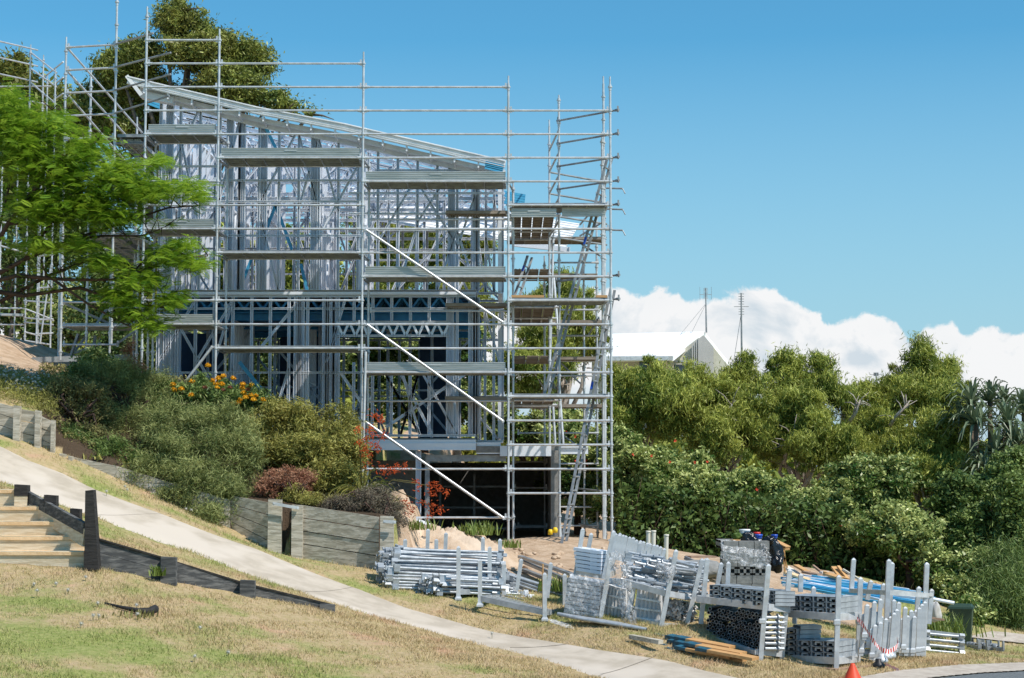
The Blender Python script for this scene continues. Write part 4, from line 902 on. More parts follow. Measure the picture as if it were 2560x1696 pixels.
rail_at(1560,1455,1665,1484,28.6,28.2,t); rail_at(1665,1484,1745,1498,28.2,28.9,t); rail_at(1570,1545,1655,1562,28.6,28.2,t,.06); rail_at(1655,1562,1718,1566,28.2,28.8,t,.06); rail_at(1515,1452,1570,1456,29,28.6,t)
jt = 'short galvanised tube lying in the jumbled pile of the wide stillage'; jg = 'short tubes jumbled in the wide stillage'
for k in range(112):
    u_ = rnd.random(); v_ = rnd.random(); px = 1548+u_*120+v_*20; py = 1464-v_*88+u_*26; put_tube(P(px, py, 28.6+rnd.random()*1.2), Vector((1, rnd.uniform(-.35,.35), rnd.uniform(-.32,-.05))), rnd.choice((.34,.42,.5)), .024, rnd.choice(('plain','rosette','clamp')), jt, jg, 'short_tube')
for k in range(40): put_tube(P(1672+rnd.random()*52, 1400+rnd.random()*88, 28.7+rnd.random()*.6), Vector((1, rnd.uniform(-.2,.2), rnd.uniform(-.25,-.05))), .32, .024, 'plain', jt, jg, 'short_tube')
for i in range(15):
    a_ = 1534+i*8.5; put_y = 30.2+.03*i; p, q = P(a_-6, 1398+i*1.8, put_y), P(a_+6+rnd.uniform(-1,2), 1337+i*2.6+rnd.uniform(-2,2), put_y)
    solo(MB().bar(p, q, .06, .07, up=(0,1,0)).lathe(q, [(.045,-.002),(.045,.006),(.012,.03),(0,.031)], 4, Matrix.Rotation(math.pi/4,3,'Z')), 'post', M['galv'], ORD[i]+' loose square post from the left in the leaning fan above the jumbled tubes', 'post', 'loose posts in the leaning fan')
# wrapped boxes below
for i, (a_, b_, c_, d_, Y, l) in enumerate(((1502,1462,1560,1560,28.9,'left white slatted crate wrapped in plastic, below the jumbled tubes'),(1580,1472,1648,1562,28.5,'right white slatted crate wrapped in plastic, below the jumbled tubes'))):
    t = thing('crate', l, 'crate', P(a_,d_,Y)); p, q = P(a_,d_,Y), P(c_,d_+6,Y-.1); r_, s_ = P(a_+14,b_,Y), P(c_+4,b_+12,Y-.1); o_ = Vector((.1,.5,0))
    build(MB().hexa([p,q,q+o_,p+o_,r_,s_,s_+o_,r_+o_]), 'body', M['white'], t)
    for k in range(6): f = (k+.5)/6; build(MB().bar(p.lerp(q,f)-Vector((0,.03,0)), r_.lerp(s_,f)-Vector((0,.03,0)), .035, .02, up=(0,1,0)), 'slat', M['palegrey'], t)
    for k in range(3): f = (k+.7)/3.6; build(MB().bar(p.lerp(r_,f)-Vector((0,.045,0)), q.lerp(s_,f)-Vector((0,.045,0)), .012, .03), 'batten', M['galv'], t)
def drape(label, pts_px, Y, name='plastic_wrap', mt='wrap', amp=.03, seed=1, n=26):
    """crumpled sheet through a grid of picture points (rows top to bottom)"""
    rg = np.random.default_rng(seed); R = len(pts_px); C = len(pts_px[0]); co = []; 
    for i in range(n):
        a = i/(n-1)*(R-1); i0 = min(int(a), R-2); fa = a-i0
        for j in range(n):
            b = j/(n-1)*(C-1); j0 = min(int(b), C-2); fb = b-j0
            q = [pts_px[i0][j0], pts_px[i0][j0+1], pts_px[i0+1][j0], pts_px[i0+1][j0+1]]; ww = [(1-fa)*(1-fb), (1-fa)*fb, fa*(1-fb), fa*fb]
            px = sum(w_*k[0] for w_, k in zip(ww, q)); py = sum(w_*k[1] for w_, k in zip(ww, q)); dy = sum(w_*(k[2] if len(k) > 2 else 0) for w_, k in zip(ww, q))
            co.append(tuple(P(px, py, Y+dy)+Vector(rg.normal(0, amp*.45, 3))))
    ii = np.arange(n*n).reshape(n, n); fs = np.stack([ii[:-1,:-1], ii[:-1,1:], ii[1:,1:], ii[1:,:-1]], -1).reshape(-1, 4)
    m = MB(); m._add(co, [tuple(map(int, f)) for f in fs], True); return solo(m, name, M[mt], label, 'plastic sheet')
drape('clear crumpled plastic wrap over the left plank stack', [[(1424,1436,0),(1470,1440,0),(1522,1448,-.1)],[(1420,1480,0),(1462,1490,-.05),(1515,1500,-.1)],[(1412,1525,0),(1455,1540,-.05),(1503,1548,-.1)]], 28.65, amp=.03, seed=2)
drape('torn clear plastic hanging down the middle of the leaning stillage', [[(1520,1384,0),(1545,1378,0),(1570,1400,0)],[(1530,1440,0),(1555,1430,-.1),(1580,1450,0)],[(1545,1500,0),(1562,1500,-.1),(1582,1505,0)],[(1560,1560,0),(1575,1566,-.1),(1592,1572,-.2)]], 28.35, amp=.035, seed=3)
drape('bunched white plastic wrap caught on the wide stillage post', [[(1638,1412,0),(1665,1405,0),(1692,1412,0)],[(1640,1432,0),(1668,1432,-.15),(1690,1436,0)],[(1648,1452,0),(1665,1456,-.1),(1680,1448,0)]], 28.1, amp=.035, seed=4)
drape('clear plastic wrap trailing over the grass below the empty stillage', [[(1372,1548,.3),(1440,1562,.3),(1500,1572,.2),(1552,1584,.2)],[(1376,1556,0),(1436,1574,-.1),(1502,1592,-.2),(1552,1590,-.1)]], 28.2, amp=.03, seed=5)
drape('small crumpled clear plastic scrap on the verge', [[(1608,1596),(1618,1592),(1626,1600)],[(1596,1612),(1612,1608),(1630,1614)]], 27.6, amp=.03, seed=6)
drape('crumpled pale plastic heap between the wide stillage and the black pipes', [[(1650,1492),(1700,1500),(1745,1520)],[(1660,1530,-.1),(1700,1530,-.2),(1730,1540,-.1)],[(1668,1556),(1700,1562,-.1),(1735,1570)]], 29.0, 'plastic_sheet', 'tapew', .06, 7)
for i in range(9): put_tube(P(1394+i*7.4,1535+i*1.6,28.55-.05*i), Vector((1.0,-.42,-.13)), 1.05, .027, 'plain', ORD[i]+(' from the left: ' if 'row on the ground' in 'pale tube lying in the row on the ground in front of the wrapped planks' else ' from the bottom: ')+'pale tube on the ground before the wrapped planks', 'tubes lying in a row on the ground')
# timber board stack
bs = [(1620,1567,0,0),(1628,1575,0,.9),(1664,1562,.0,0),(1668,1578,0,0),(1668,1590,.0,0),(1700,1588,-.3,0),(1700,1597,-.3,0),(1694,1610,-.3,0),(1735,1606,-.5,0),(1733,1616,-.5,0),(1730,1626,-.5,0)]
bd = (P(1865,1640,26.6)-P(1735,1616,27.0)).normalized()
k_ = 0
for row_, nrow in ((0,4),(1,5),(2,4),(3,3)):
    for i in range(nrow):
        base = P(1640+i*24,1622+i*4,27.5-.28*i)+Vector((rnd.uniform(-.12,.12), .0, .045+.047*row_)); k_ += 1
        if row_ == 3: base += Vector((.1, .2, 0))
        m = MB(); m.bar(base, base+bd*.85, .26, .042); m.cur = 1; m.bar(base-bd*.02, base+bd*.16, .264, .046)
        o = solo(m, 'timber_board', [M['timber'], M['bluepaint']], ORD[i]+' teal ended orange board from the left in the '+('bottom','second','third','top')[row_]+' layer of the board stack', 'board', 'orange boards with painted ends')
for a_, b_, c_, d_, l in ((1578,1592,1652,1606,'short timber bearer left of the board stack'),(1772,1634,1866,1662,'loose timber length lying on the grass in front of the board stack'),(1846,1640,1880,1650,'small timber offcut at the right end of the board stack')):
    solo(MB().bar(P(a_,b_,27.2), P(c_,d_,26.6), .09, .06), 'timber_length', M['oldtimber'] if a_ != 1772 else M['ply'], l, 'timber')
# --- stillages with channels and black pipes
t = thing('stillage', 'double height steel stillage with black ended pipes below dark channels', 'stillage', P(1901,1652,26.6), 'steel stillages')
post_at(1901,1652,1921,1416,26.6,t); post_at(1953,1654,1974,1428,26.9,t); post_at(1752,1560,1768,1401,28.4,t); post_at(1790,1480,1803,1412,29.4,t); post_at(1818,1480,1821,1410,28.8,t)
rail_at(1745,1498,1918,1517,28.4,26.6,t,.1); rail_at(1918,1518,1972,1523,26.6,26.9,t,.1); rail_at(1891,1630,1958,1636,26.6,26.9,t,.08); rail_at(1752,1584,1892,1632,28.4,26.6,t,.06); rail_at(1745,1498,1800,1490,28.4,29.4,t)
for px, py in ((1901,1552),(1955,1558)): build(MB().lathe(P(px+4,py,26.6 if px<1950 else 26.9), [(.05,-.04),(.06,-.03),(.06,.02),(.05,.03)], 4, Matrix.Rotation(math.pi/4,3,'Z')), 'socket', M['galv'], t)
pd = (Vector((.58, .80, -.02))).normalized()
for r_ in range(3):
    for c_ in range(5):
        p = P(1788+c_*27, 1495+c_*3.4-r_*13, 28.1-.36*c_); put_plank(p, pd, .62, .2, .075, ORD[c_]+' dark ended channel from the left in the '+('bottom','middle','top')[r_]+' row above the black pipes', 'channels above the black pipes')
for i in range(4): put_plank(P(1925,1509-i*9.5,26.75), Vector((.86,.5,-.05)), .36, .25, .055, ORD[i]+(' from the left: ' if 'row on the ground' in 'grey steel plank in the narrow stack between the tall posts' else ' from the bottom: ')+'grey plank in the narrow stack between tall posts', 'planks between the tall posts')
kk = 0
for r_ in range(11):
    for c_ in range(13):
        px = 1770+c_*11+(r_ % 2)*5; py = 1608+c_*2.2-r_*9.6
        if py < 1520+c_*1.0 or px > 1898 or rnd.random() < .06 or (c_ < 3 and r_ < 2): continue
        put_tube(P(px+rnd.uniform(-2,2), py+rnd.uniform(-1.5,1.5), 28.1-.11*c_+rnd.uniform(-.1,.1)), Vector((.36+rnd.uniform(-.07,.07),.92,.05+rnd.uniform(-.05,.05))), .9, .027, 'black', 'black ended pipe in the dense lower pile of the tall stillage', 'black ended pipes', 'black_pipe', 'pipe'); kk += 1
for i in range(7): put_tube(P(1912,1622-i*13,26.62), Vector((1,.32,-.04)), .30, .024, 'rosette', ORD[i]+(' from the left: ' if 'row on the ground' in 'standard with round rosettes stacked between the tall posts' else ' from the bottom: ')+'standard with round rosettes stacked between the tall posts', 'rosette standards between the posts')
solo(MB().bar(P(1880,1658,26.5), P(1975,1660,26.9), .3, .03), 'board', M['oldtimber'], 'flat board under the feet of the black pipe stillage', 'board')
t = thing('stillage', 'front double height steel stillage with perforated end panels and the tape tied on', 'stillage', P(2092,1674,26.4), 'steel stillages')
post_at(2090,1674,2097,1444,26.4,t); post_at(2144,1666,2151,1449,27.3,t); post_at(2001,1480,2002,1440,27.9,t); post_at(2032,1500,2034,1472,28.6,t); post_at(1986,1560,1990,1500,27.9,t)
rail_at(1968,1534,2093,1543,27.3,26.4,t,.1); rail_at(2093,1543,2150,1540,26.4,27.3,t,.1); rail_at(1962,1646,2090,1652,27.3,26.4,t,.1); rail_at(2090,1652,2146,1647,26.4,27.3,t,.1)
for px, py, Y in ((2092,1556,26.4),(2147,1554,27.3)): build(MB().lathe(P(px,py,Y), [(.05,-.04),(.062,-.03),(.062,.03),(.05,.04)], 4, Matrix.Rotation(math.pi/4,3,'Z')), 'socket', M['galv'], t)
pd2 = Vector((.62,.78,0)).normalized()
def channels(x0, y0, cols, rows, Y0, dx, dyr, lab, grp, skip=()):
    for r_ in range(rows):
        for c_ in range(cols):
            if (r_, c_) in skip: continue
            put_plank(P(x0+c_*dx, y0-r_*dyr+c_*1.2, Y0-.22*c_), pd2, .58, .21, .08, ORD[c_]+' across, '+ORD[r_]+' up: '+lab, grp)
channels(1984, 1524, 4, 3, 27.25, 37*.88, 14, 'dark ended channel, upper level of front stillage', 'channels in the front stillage, upper level')
channels(1976, 1636, 2, 5, 27.2, 34, 14.5, 'dark ended channel low at left in front stillage', 'channels low in the front stillage, left', skip=((3,1),(4,1)))
channels(2044, 1638, 2, 3, 26.75, 30, 14.5, 'dark ended channel low beside the perforated panel', 'channels low in the front stillage, right')
for i in range(5): put_plank(P(1988+i*1,1612-i*11,27.3), Vector((.95,.3,0)), .34, .25, .06, ORD[i]+(' from the left: ' if 'row on the ground' in 'grey plank lying flat inside the lower level of the front stillage' else ' from the bottom: ')+'grey plank flat inside the lower level of the front stillage', 'flat planks in the front stillage')
def perf(x0, x1, y0, y1, Ya, Yb, lab):
    a_, b_ = P(x0,y1,Ya), P(x1,y1-1,Yb); h_ = P(x0,y0,Ya).z-a_.z; m = MB(); up = Vector((0,0,h_)); 
    m.bar(a_+up/2, b_+up/2, .02, h_); d = (b_-a_); n = d.cross(up).normalized(); n = n if n.y < 0 else -n
    for e in (0, 1): m.bar(a_+d*e+n*.01, a_+d*e+up+n*.01, .03, .03, up=(0,1,0)); m.bar(a_+up*e+n*.012, b_+up*e+n*.012, .03, .03)
    m.cur = 1
    for i in range(5):
        for j in range(11): c = a_+d*((j+1)/12)+up*((i+1)/6)+n*.012; m.bar(c-d.normalized()*.009, c+d.normalized()*.009, .006, .018)
    return solo(m, 'perforated_panel', [M['galv'], M['galvd']], lab, 'panel')
perf(2104,2142,1491,1534,26.7,27.15,'upper perforated steel end panel between the front stillage posts'); perf(2102,2140,1603,1642,26.7,27.15,'lower perforated steel end panel between the front stillage posts')
solo(MB().bar(P(2066,1674,26.3), P(2178,1664,27.2), .3, .03), 'board', M['ply'], 'flat reddish board under the feet of the front stillage', 'board')
# --- rear tall stillage and bunch of posts
t = thing('stillage', 'tall steel stillage rising behind the bunch of upright posts', 'stillage', P(2313,1644,28.6), 'steel stillages')
post_at(2308,1644,2317,1412,28.6,t); post_at(2214,1600,2222,1404,28.2,t); post_at(2222,1560,2230,1411,29.0,t); post_at(2128,1482,2134,1401,29.4,t); post_at(2168,1500,2177,1456,29.6,t); post_at(2203,1520,2209,1464,30,t); post_at(2290,1560,2297,1472,29.2,t); post_at(2322,1560,2329,1478,29.6,t)
rail_at(2128,1477,2220,1482,29.4,28.2,t,.07); rail_at(2220,1482,2320,1489,28.2,28.6,t,.07); rail_at(2230,1478,2330,1488,29,29.6,t,.05)
bp = [(2168,1516,2160,1600),(2186,1508,2180,1590),(2201,1502,2196,1590),(2180,1524,2170,1620),(2192,1535,2184,1630),(2188,1567,2178,1650),(2201,1560,2186,1667),(2203,1545,2196,1640),(2215,1551,2207,1640),(2226,1546,2212,1640),(2235,1537,2226,1640),(2242,1528,2234,1636),(2247,1510,2240,1630),(2235,1504,2232,1620),(2256,1550,2252,1640),(2263,1522,2258,1632),(2269,1544,2264,1640),(2278,1530,2272,1641),(2280,1536,2277,1630),(2290,1530,2285,1640),(2298,1524,2294,1640),(2305,1515,2300,1640),(2312,1509,2306,1640),(2160,1540,2152,1640),(2246,1530,2243,1625),(2286,1545,2281,1640)]
for i, (a_, b_, c_, d_) in enumerate(bp):
    Y = 27.0+.05*(i % 5)+(a_-2160)/150*1.4; q = P(a_, b_, Y); p = P(c_, d_, Y)
    solo(MB().bar(p, q, .062, .062, up=(0,1,0)).lathe(q, [(.044,-.002),(.044,.006),(.014,.03),(0,.031)], 4, Matrix.Rotation(math.pi/4,3,'Z')).lathe(p+(q-p)*.12, [(.044,-.03),(.056,-.02),(.056,.03),(.044,.05)], 4, Matrix.Rotation(math.pi/4,3,'Z')), 'post', M['galv'], ORD[sorted(range(len(bp)), key=lambda k: bp[k][2]).index(i)]+' square post from the left in the upright bunch behind the tape', 'post', 'upright bunch of square posts')
for i in range(5): put_plank(P(2150,1630-i*16,27.4), Vector((1,.15,-.03)), .22, .2, .06, ORD[i]+(' from the left: ' if 'row on the ground' in 'short grey plank stacked low behind the tape' else ' from the bottom: ')+'short grey plank stacked low behind the tape', 'short planks behind the tape')
for i,(a_,b_) in enumerate(((2196,1665),(2204,1652),(2214,1642),(2224,1640))):
    solo(MB().lathe(P(a_,b_,26.9+.1*i), [(0,-.03),(.09,-.03),(.10,.0),(.085,.03),(.045,.06),(.045,.1),(0,.1)], 12), 'base_cup', M['galv'] if i else M['black'], ('black','small grey','middle grey','rightmost grey')[i]+' foot cup on the grass under the tape', 'foot cup')
for i in range(5):
    for j in range(4): put_tube(P(2312,1640-i*14,29.3+.12*j), Vector((1,.1,-.10)), .62, .024, 'clamp', 'tube with clamp end in the tidy row of tubes right of the upright posts', 'tubes stacked at the right end')
solo(MB().bar(P(2314,1578,29.6), P(2395,1588,30.0), .09, .05), 'steel_angle', M['galvd'], 'grey steel angle lying on top of the right tube stack', 'steel angle')
for i in range(12):
    p = on(X(2420+i*5.4,30.5)+rnd.uniform(-.06,.06), 30.4+rnd.uniform(-.35,.35), .03); m = MB(); a_ = rnd.uniform(0,3)
    Rz = Matrix.Rotation(a_,3,'Z'); m.box(p+Vector((0,0,.03)), (.12,.06,.06), M=Rz); m.lathe(p+Rz@Vector((.08,0,.06)), [(.035,-.04),(.045,-.03),(.045,.03),(.035,.04)], 10, Rz@Matrix.Rotation(1.57,3,'Y')); m.box(p+Rz@Vector((-.06,0,.09)), (.02,.05,.14), M=Rz)
    solo(m, 'coupler', M['galvd'], 'steel coupler in the loose heap at the right end of the verge', 'coupler', 'loose couplers at the right end')
# tape and cone
def tape(pts_, label, w_=.035):
    ps = [P(*p) for p in pts_]; seg = []
    n = 46; tot = []
    for i in range(n+1):
        t_ = i/n*(len(ps)-1); k = min(int(t_), len(ps)-2); seg.append(ps[k].lerp(ps[k+1], t_-k))
    m = MB()
    for i in range(n):
        m.cur = (i//1) % 2; a_ = .35*math.sin(i*.7); s_ = Vector((.2*math.sin(i*.5), a_, 1)).normalized()*w_
        m._add([seg[i]-s_, seg[i+1]-s_, seg[i+1]+s_, seg[i]+s_], [(0,1,2,3)])
    return solo(m, 'barrier_tape', [M['red'], M['tapew']], label, 'tape')
tape([(2143,1548,26.9),(2156,1560,26.8),(2168,1578,26.7),(2180,1598,26.6),(2192,1614,26.6),(2206,1626,26.6),(2222,1630,26.6),(2238,1622,26.7),(2245,1612,26.8),(2242,1594,26.9)], 'red and white barrier tape sagging from the front stillage')
tape([(2214,1660,26.6),(2230,1668,26.3),(2247,1675,26.2)], 'short end of red and white tape lying on the grass', .02)
tape([(2143,1549,26.8),(2158,1568,26.75),(2153,1590,26.8)], 'loose tail of red and white tape hanging by its knot', .02)
cp = on(X(2120,25.2), 25.2)
t = thing('traffic_cone', 'orange traffic cone at the bottom edge of the verge', 'cone', cp)
hc = P(2120,1658,25.2).z-cp.z
build(MB().lathe(cp+Vector((0,0,.03)), [(.125,0),(.032,hc-.05),(.026,hc-.035),(0,hc-.034)], 20), 'cone_body', M['orange'], t); build(MB().box(cp+Vector((0,0,.015)), (.34,.34,.035)), 'base', M['orange'], t)
# block pallet with rubbish on top
t = thing('block_pallet', 'pallet of grey concrete blocks wrapped in torn plastic', 'blocks', P(1800,1475,31.0))
by0 = 30.6; bx0, bx1 = X(1797,by0), X(1912,by0); zb0, zb1 = P(0,1482,by0).z, P(0,1353,by0).z; bw = (bx1-bx0)/3; bh = (zb1-zb0)/6
for r_ in range(6):
    for c_ in range(3):
        for d_ in range(3):
            if d_ and c_ < 2 and r_ < 5: continue
            x0 = bx0+c_*bw+.06*r_/6; m = MB(); zz = zb0+r_*bh; w2 = bw-.01; y_ = by0+d_*.4
            # hollow block: web, two faces, hollow seen from the end
            m.box((x0+w2/2, y_+.19, zz+.02), (w2, .38, .035)); m.box((x0+w2/2, y_+.19, zz+bh-.02), (w2, .38, .035))
            for k in (0, .5, 1): m.box((x0+.02+(w2-.04)*k, y_+.19, zz+bh/2), (.04, .38, bh-.01))
            m.box((x0+w2/2, y_+.24, zz+bh/2), (w2-.02, .2, bh-.02))
            if r_ not in (2,): m.box((x0+w2/2, y_+.012, zz+bh/2), (w2, .03, bh-.008))
            build(m, 'block', M['block'], t)
build(MB().box(((bx0+bx1)/2, by0+.6, zb0-.06), (bx1-bx0, 1.2, .1)), 'pallet', M['oldtimber'], t)
drape('clear plastic sheet hanging over the front of the block pallet', [[(1802,1350,.1),(1860,1354,.1),(1912,1362,.1)],[(1803,1376,-.04),(1860,1384,-.04),(1918,1392,-.04)],[(1800,1398,-.04),(1850,1412,-.06),(1922,1425,-.04)]], by0-.03, amp=.015, seed=9)
drape('clear plastic sheet flapping off the right side of the block pallet', [[(1900,1350,0),(1920,1372,0)],[(1908,1390,-.05),(1925,1400,0)],[(1914,1420,0),(1922,1428,0)]], by0, amp=.04, seed=12)
def bag(px, py, Y, rx, rz, label, seed, mt='bag'): return solo(MB().blob(P(px,py,Y), (rx, rx*.7, rz), 22, 14, .2, seed), 'rubbish_bag', M[mt], label, 'bag')
bag(1872,1350,30.9,.13,.13,'upper black rubbish bag on top of the blocks',1); bag(1933,1385,31.0,.15,.24,'big black rubbish bag hanging down the right side of the blocks',2); bag(1942,1412,30.9,.10,.14,'lower black bag bulging below the big one',3)
bag(1843,1341,31.0,.09,.06,'pale green bag on top of the blocks',4,'l_weed'); bag(1922,1352,30.9,.09,.08,'small black bag between the lids on the blocks',8)
def tub(px, py, Y, r, h, mt, label, lid=None):
    p = P(px,py,Y); t = thing('tub', label, 'tub', p); build(MB().lathe(p, [(0,0),(r*.85,0),(r,h),(r*.93,h),(r*.8,.02)], 14), 'body', M[mt], t); build(MB().lathe(p+Vector((0,0,h)), [(0,.02),(r*1.06,.02),(r*1.06,-.01),(r,-.012)], 14), 'lid', M[lid or mt], t)
tub(1862,1340,31.1,.09,.09,'galv','grey tub at the top of the rubbish on the blocks','white'); tub(1895,1348,31.0,.075,.06,'bluep','blue tub on top of the blocks'); tub(1892,1341,31.3,.06,.05,'red','small red lidded tub behind the blue one'); tub(1936,1347,31.2,.055,.05,'bluep','small blue tub above the big black bag')
solo(MB().box(P(1838,1356,30.9), (.14,.12,.09), .4), 'carton', M['timber'], 'small brown carton under the green bag', 'carton')
t = thing('sawhorse', 'wooden sawhorse with boards to the right of the blocks', 'sawhorse', P(1955,1420,32))
build(MB().bar(P(1934,1350,32), P(1970,1368,31.8), .16, .02).bar(P(1938,1358,32), P(1968,1374,31.8), .14, .03), 'board', M['timber'], t)
for a_, b_, c_, d_ in ((1953,1372,1968,1420),(1945,1370,1948,1430),(1960,1372,1962,1430)): build(MB().bar(P(a_,b_,32), P(c_,d_,32), .03, .03), 'leg', M['timber'], t)
for i,(a_,b_,c_) in enumerate(((1621,1328,1400),(1634,1327,1395),(1666,1337,1400))):
    p, q = P(a_-1,c_,31.2), P(a_,b_,31.2); solo(MB().tube(p, q, .038, 14).lathe(q, [(.038,-.03),(.044,-.025),(.044,.004),(.034,.004),(.034,-.02),(0,-.02)], 14), 'plastic_pipe', M['pvc'], ('left','middle','right')[i]+' of the three cream plastic pipes standing up behind the stillages', 'pipe', 'standing plastic pipes')
# concrete washout lump and timber heap, blue steel lengths
lg_ = 'timber scrap in the heap below the hedge'
for i,(a_,b_,c_,d_,w_,mt) in enumerate(((1965,1412,2012,1440,.16,'pvc'),(1990,1408,2020,1425,.12,'timber'),(2032,1408,2080,1446,.05,'ply'),(2085,1412,2105,1440,.12,'timber'),(2095,1410,2125,1450,.06,'timber'),(2107,1418,2180,1462,.05,'pvc'),(2060,1425,2140,1448,.12,'timber'),(2010,1424,2050,1432,.14,'ply'),(2190,1452,2215,1466,.06,'timber'),(2040,1436,2120,1456,.1,'pvc'),(1965,1425,2040,1450,.25,'stepsand'),(2068,1430,2100,1440,.14,'timber'))):
    solo(MB().bar(P(a_,b_+6,34.5-.1*i), P(c_,d_+6,34.2-.1*i), w_, .035), 'timber_scrap', M[mt], ['wide pale board at the left end of the timber heap','short board just above the pale board in the timber heap','thin brown plank slanting down in the middle of the timber heap','upright yellow board end in the timber heap','narrow stick leaning against the yellow board end','long pale plank running down to the right from the timber heap','broad flat board low in the timber heap','brown flat board behind the timber heap','short stick at the right end of the timber heap','pale plank across the front of the timber heap','large sandy sheet at the left of the timber heap','yellow offcut under the upright board end'][i], 'timber')
solo(MB().box(P(2060,1436,34.0), (.14,.1,.1), .4), 'polystyrene_lump', M['white'], 'white block of foam on the timber heap', 'foam')
for i in range(26):
    k = i % 9; m = MB(); a_ = P(1975+rnd.uniform(-25,60), 1440+k*3.5+rnd.uniform(-3,3), 33.6-.12*k); b_ = P(2230+rnd.uniform(-30,110), 1478+k*4+rnd.uniform(-3,3), 32.6-.12*k); stud(m, a_, b_, .07, .04, (0,0,1))
    solo(m, 'steel_length', M['blight'] if i % 3 else M['frame'], 'blue steel length in the long heap behind the stillages' if i % 3 else 'pale steel length in the long heap behind the stillages', 'steel length', 'blue steel lengths' if i % 3 else 'pale steel lengths')
solo(MB().tube(P(2300,1492,31), P(2385,1508,31), .03), 'steel_pipe', M['frame'], 'pale steel pipe poking out to the right of the tall stillage', 'pipe')
solo(MB().blob(P(2338,1530,31.4), (.10,.12,.17), 16, 10, .2, 5), 'sack', M['palegrey'], 'pale crumpled sack behind the tall stillage', 'sack')
solo(MB().bar(P(2316,1543,30.6), P(2360,1550,30.6), .08, .03), 'timber_length', M['ply'], 'short brown plank end poking out right of the tall stillage', 'timber')
for i in range(9): solo(MB().bar(P(1700+rnd.uniform(-15,15),1392+i*5,33.5), P(1790+rnd.uniform(-25,20),1418+i*5,33), .03, .03), 'steel_rod', M['galvd'], 'thin grey rod in the heap behind the jumbled tubes', 'rod', 'thin rods behind the jumbled tubes')
solo(MB().blob(P(1745,1425,33.2), (.55,.4,.18), 20, 10, .12, 4), 'concrete_lump', M['block'], 'low pale concrete lump left of the block pallet', 'concrete')
solo(MB().box(P(1752,1392,35.5), (.5,.4,.03), .2), 'sheet', M['ply'], 'reddish ply sheet lying on the sand under the hedge', 'sheet')
# wheelie bins
def bin_(p, s, label, rz):
    t = thing('wheelie_bin', label, 'bin', p, 'green wheelie bins'); R = Matrix.Rotation(rz,3,'Z')
    def H8(a, b, z0, a2, b2, z1): return [p+R@Vector(q)*s for q in ((-a,-b,z0),(a,-b,z0),(a,b,z0),(-a,b,z0),(-a2,-b2,z1),(a2,-b2,z1),(a2,b2,z1),(-a2,b2,z1))]
    build(MB().hexa(H8(.22,.26,.05,.28,.34,.95)), 'body', M['binm'], t); build(MB().hexa(H8(.31,.37,.95,.30,.36,1.0)).hexa(H8(.28,.34,1.0,.24,.28,1.05)), 'lid', M['binm'], t)
    build(MB().tube(p+R@Vector((-.22,.38,.98))*s, p+R@Vector((.22,.38,.98))*s, .02), 'handle', M['black'], t)
    for k in (-1, 1): build(MB().tube(p+R@Vector((k*.27,.24,.1))*s, p+R@Vector((k*.21,.24,.1))*s, .1*s, 14), 'wheel', M['black'], t)
pb_ = P(2405,1606,36.5); bin_(Vector((pb_.x, 36.5, hz(pb_.x,36.5))), .78, 'dark green wheelie bin by the tall weeds behind the tube stack', -.3)
pb_ = P(2556,1592,40.5); bin_(Vector((pb_.x, 40.5, hz(pb_.x,40.5))), .62, 'second green bin at the far right edge by the driveway', .3)
# pipe left on the lawn
pp = [G(262,1512), G(300,1524), G(345,1536), G(372,1540), G(388,1536)]
m = MB(); m.path([p+Vector((0,0,.02+.012*i)) for i,p in enumerate(pp)], [.012,.02,.035,.05,.055], 10); solo(m, 'drain_pipe', M['blacktimber'], 'black tapered pipe lying in the lawn with weeds growing out of it', 'pipe')
# sand mounds
def mound(a, b, hgt, label, seed, dirt=M['sand']):
    n = 44; co = []; rg = random.Random(seed); ph = [rg.uniform(0,6) for _ in range(6)]
    for j in range(n):
        for i in range(n):
            u_, v_ = i/(n-1)*2-1, j/(n-1)*2-1; r = math.hypot(u_, v_); x = a[0]+u_*b[0]; y = a[1]+v_*b[1]
            e = max(0, 1-r*r)**1.1; lump = 1+.16*math.sin(x*4+ph[0])*math.cos(y*5+ph[1])+.12*math.sin(x*11+ph[2]+y*7)+rg.uniform(-.05,.05)+.08*math.sin(x*23+y*17)
            co.append((x, y, hz_fast(x, y)-.06+hgt*e*lump))
    m = MB(); m._add(co, [(j*n+i, j*n+i+1, (j+1)*n+i+1, (j+1)*n+i) for j in range(n-1) for i in range(n-1)], True)
    return m
def hz_fast(x, y): return float(H(np.array([x]), np.array([y]))[0])
for i in range(84):
    rr = random.Random(i); x = X(1130,34)+rr.gauss(0,.9) if i < 34 else X(1420,36)+rr.gauss(0,1.3); y = 33.4+rr.uniform(-.6,.5) if i < 34 else 35.5+rr.uniform(-1.5,1.5); z = hz(x,y)
    if x < X(1035, 33.5): continue
    solo(MB().blob((x, y, z+.02), (rr.uniform(.03,.09), rr.uniform(.03,.09), rr.uniform(.02,.06)), 8, 6, .2, i), 'dirt_clod', M['sand'], 'lump of dry sand on the bare ground between the stillages and the scaffold', 'clod', 'dry clods on the bare ground')
o = struct(mound((X(1135,34.8), 34.8), (1.5, 1.7), .5, '', 3), 'sand_mound', M['sand'])
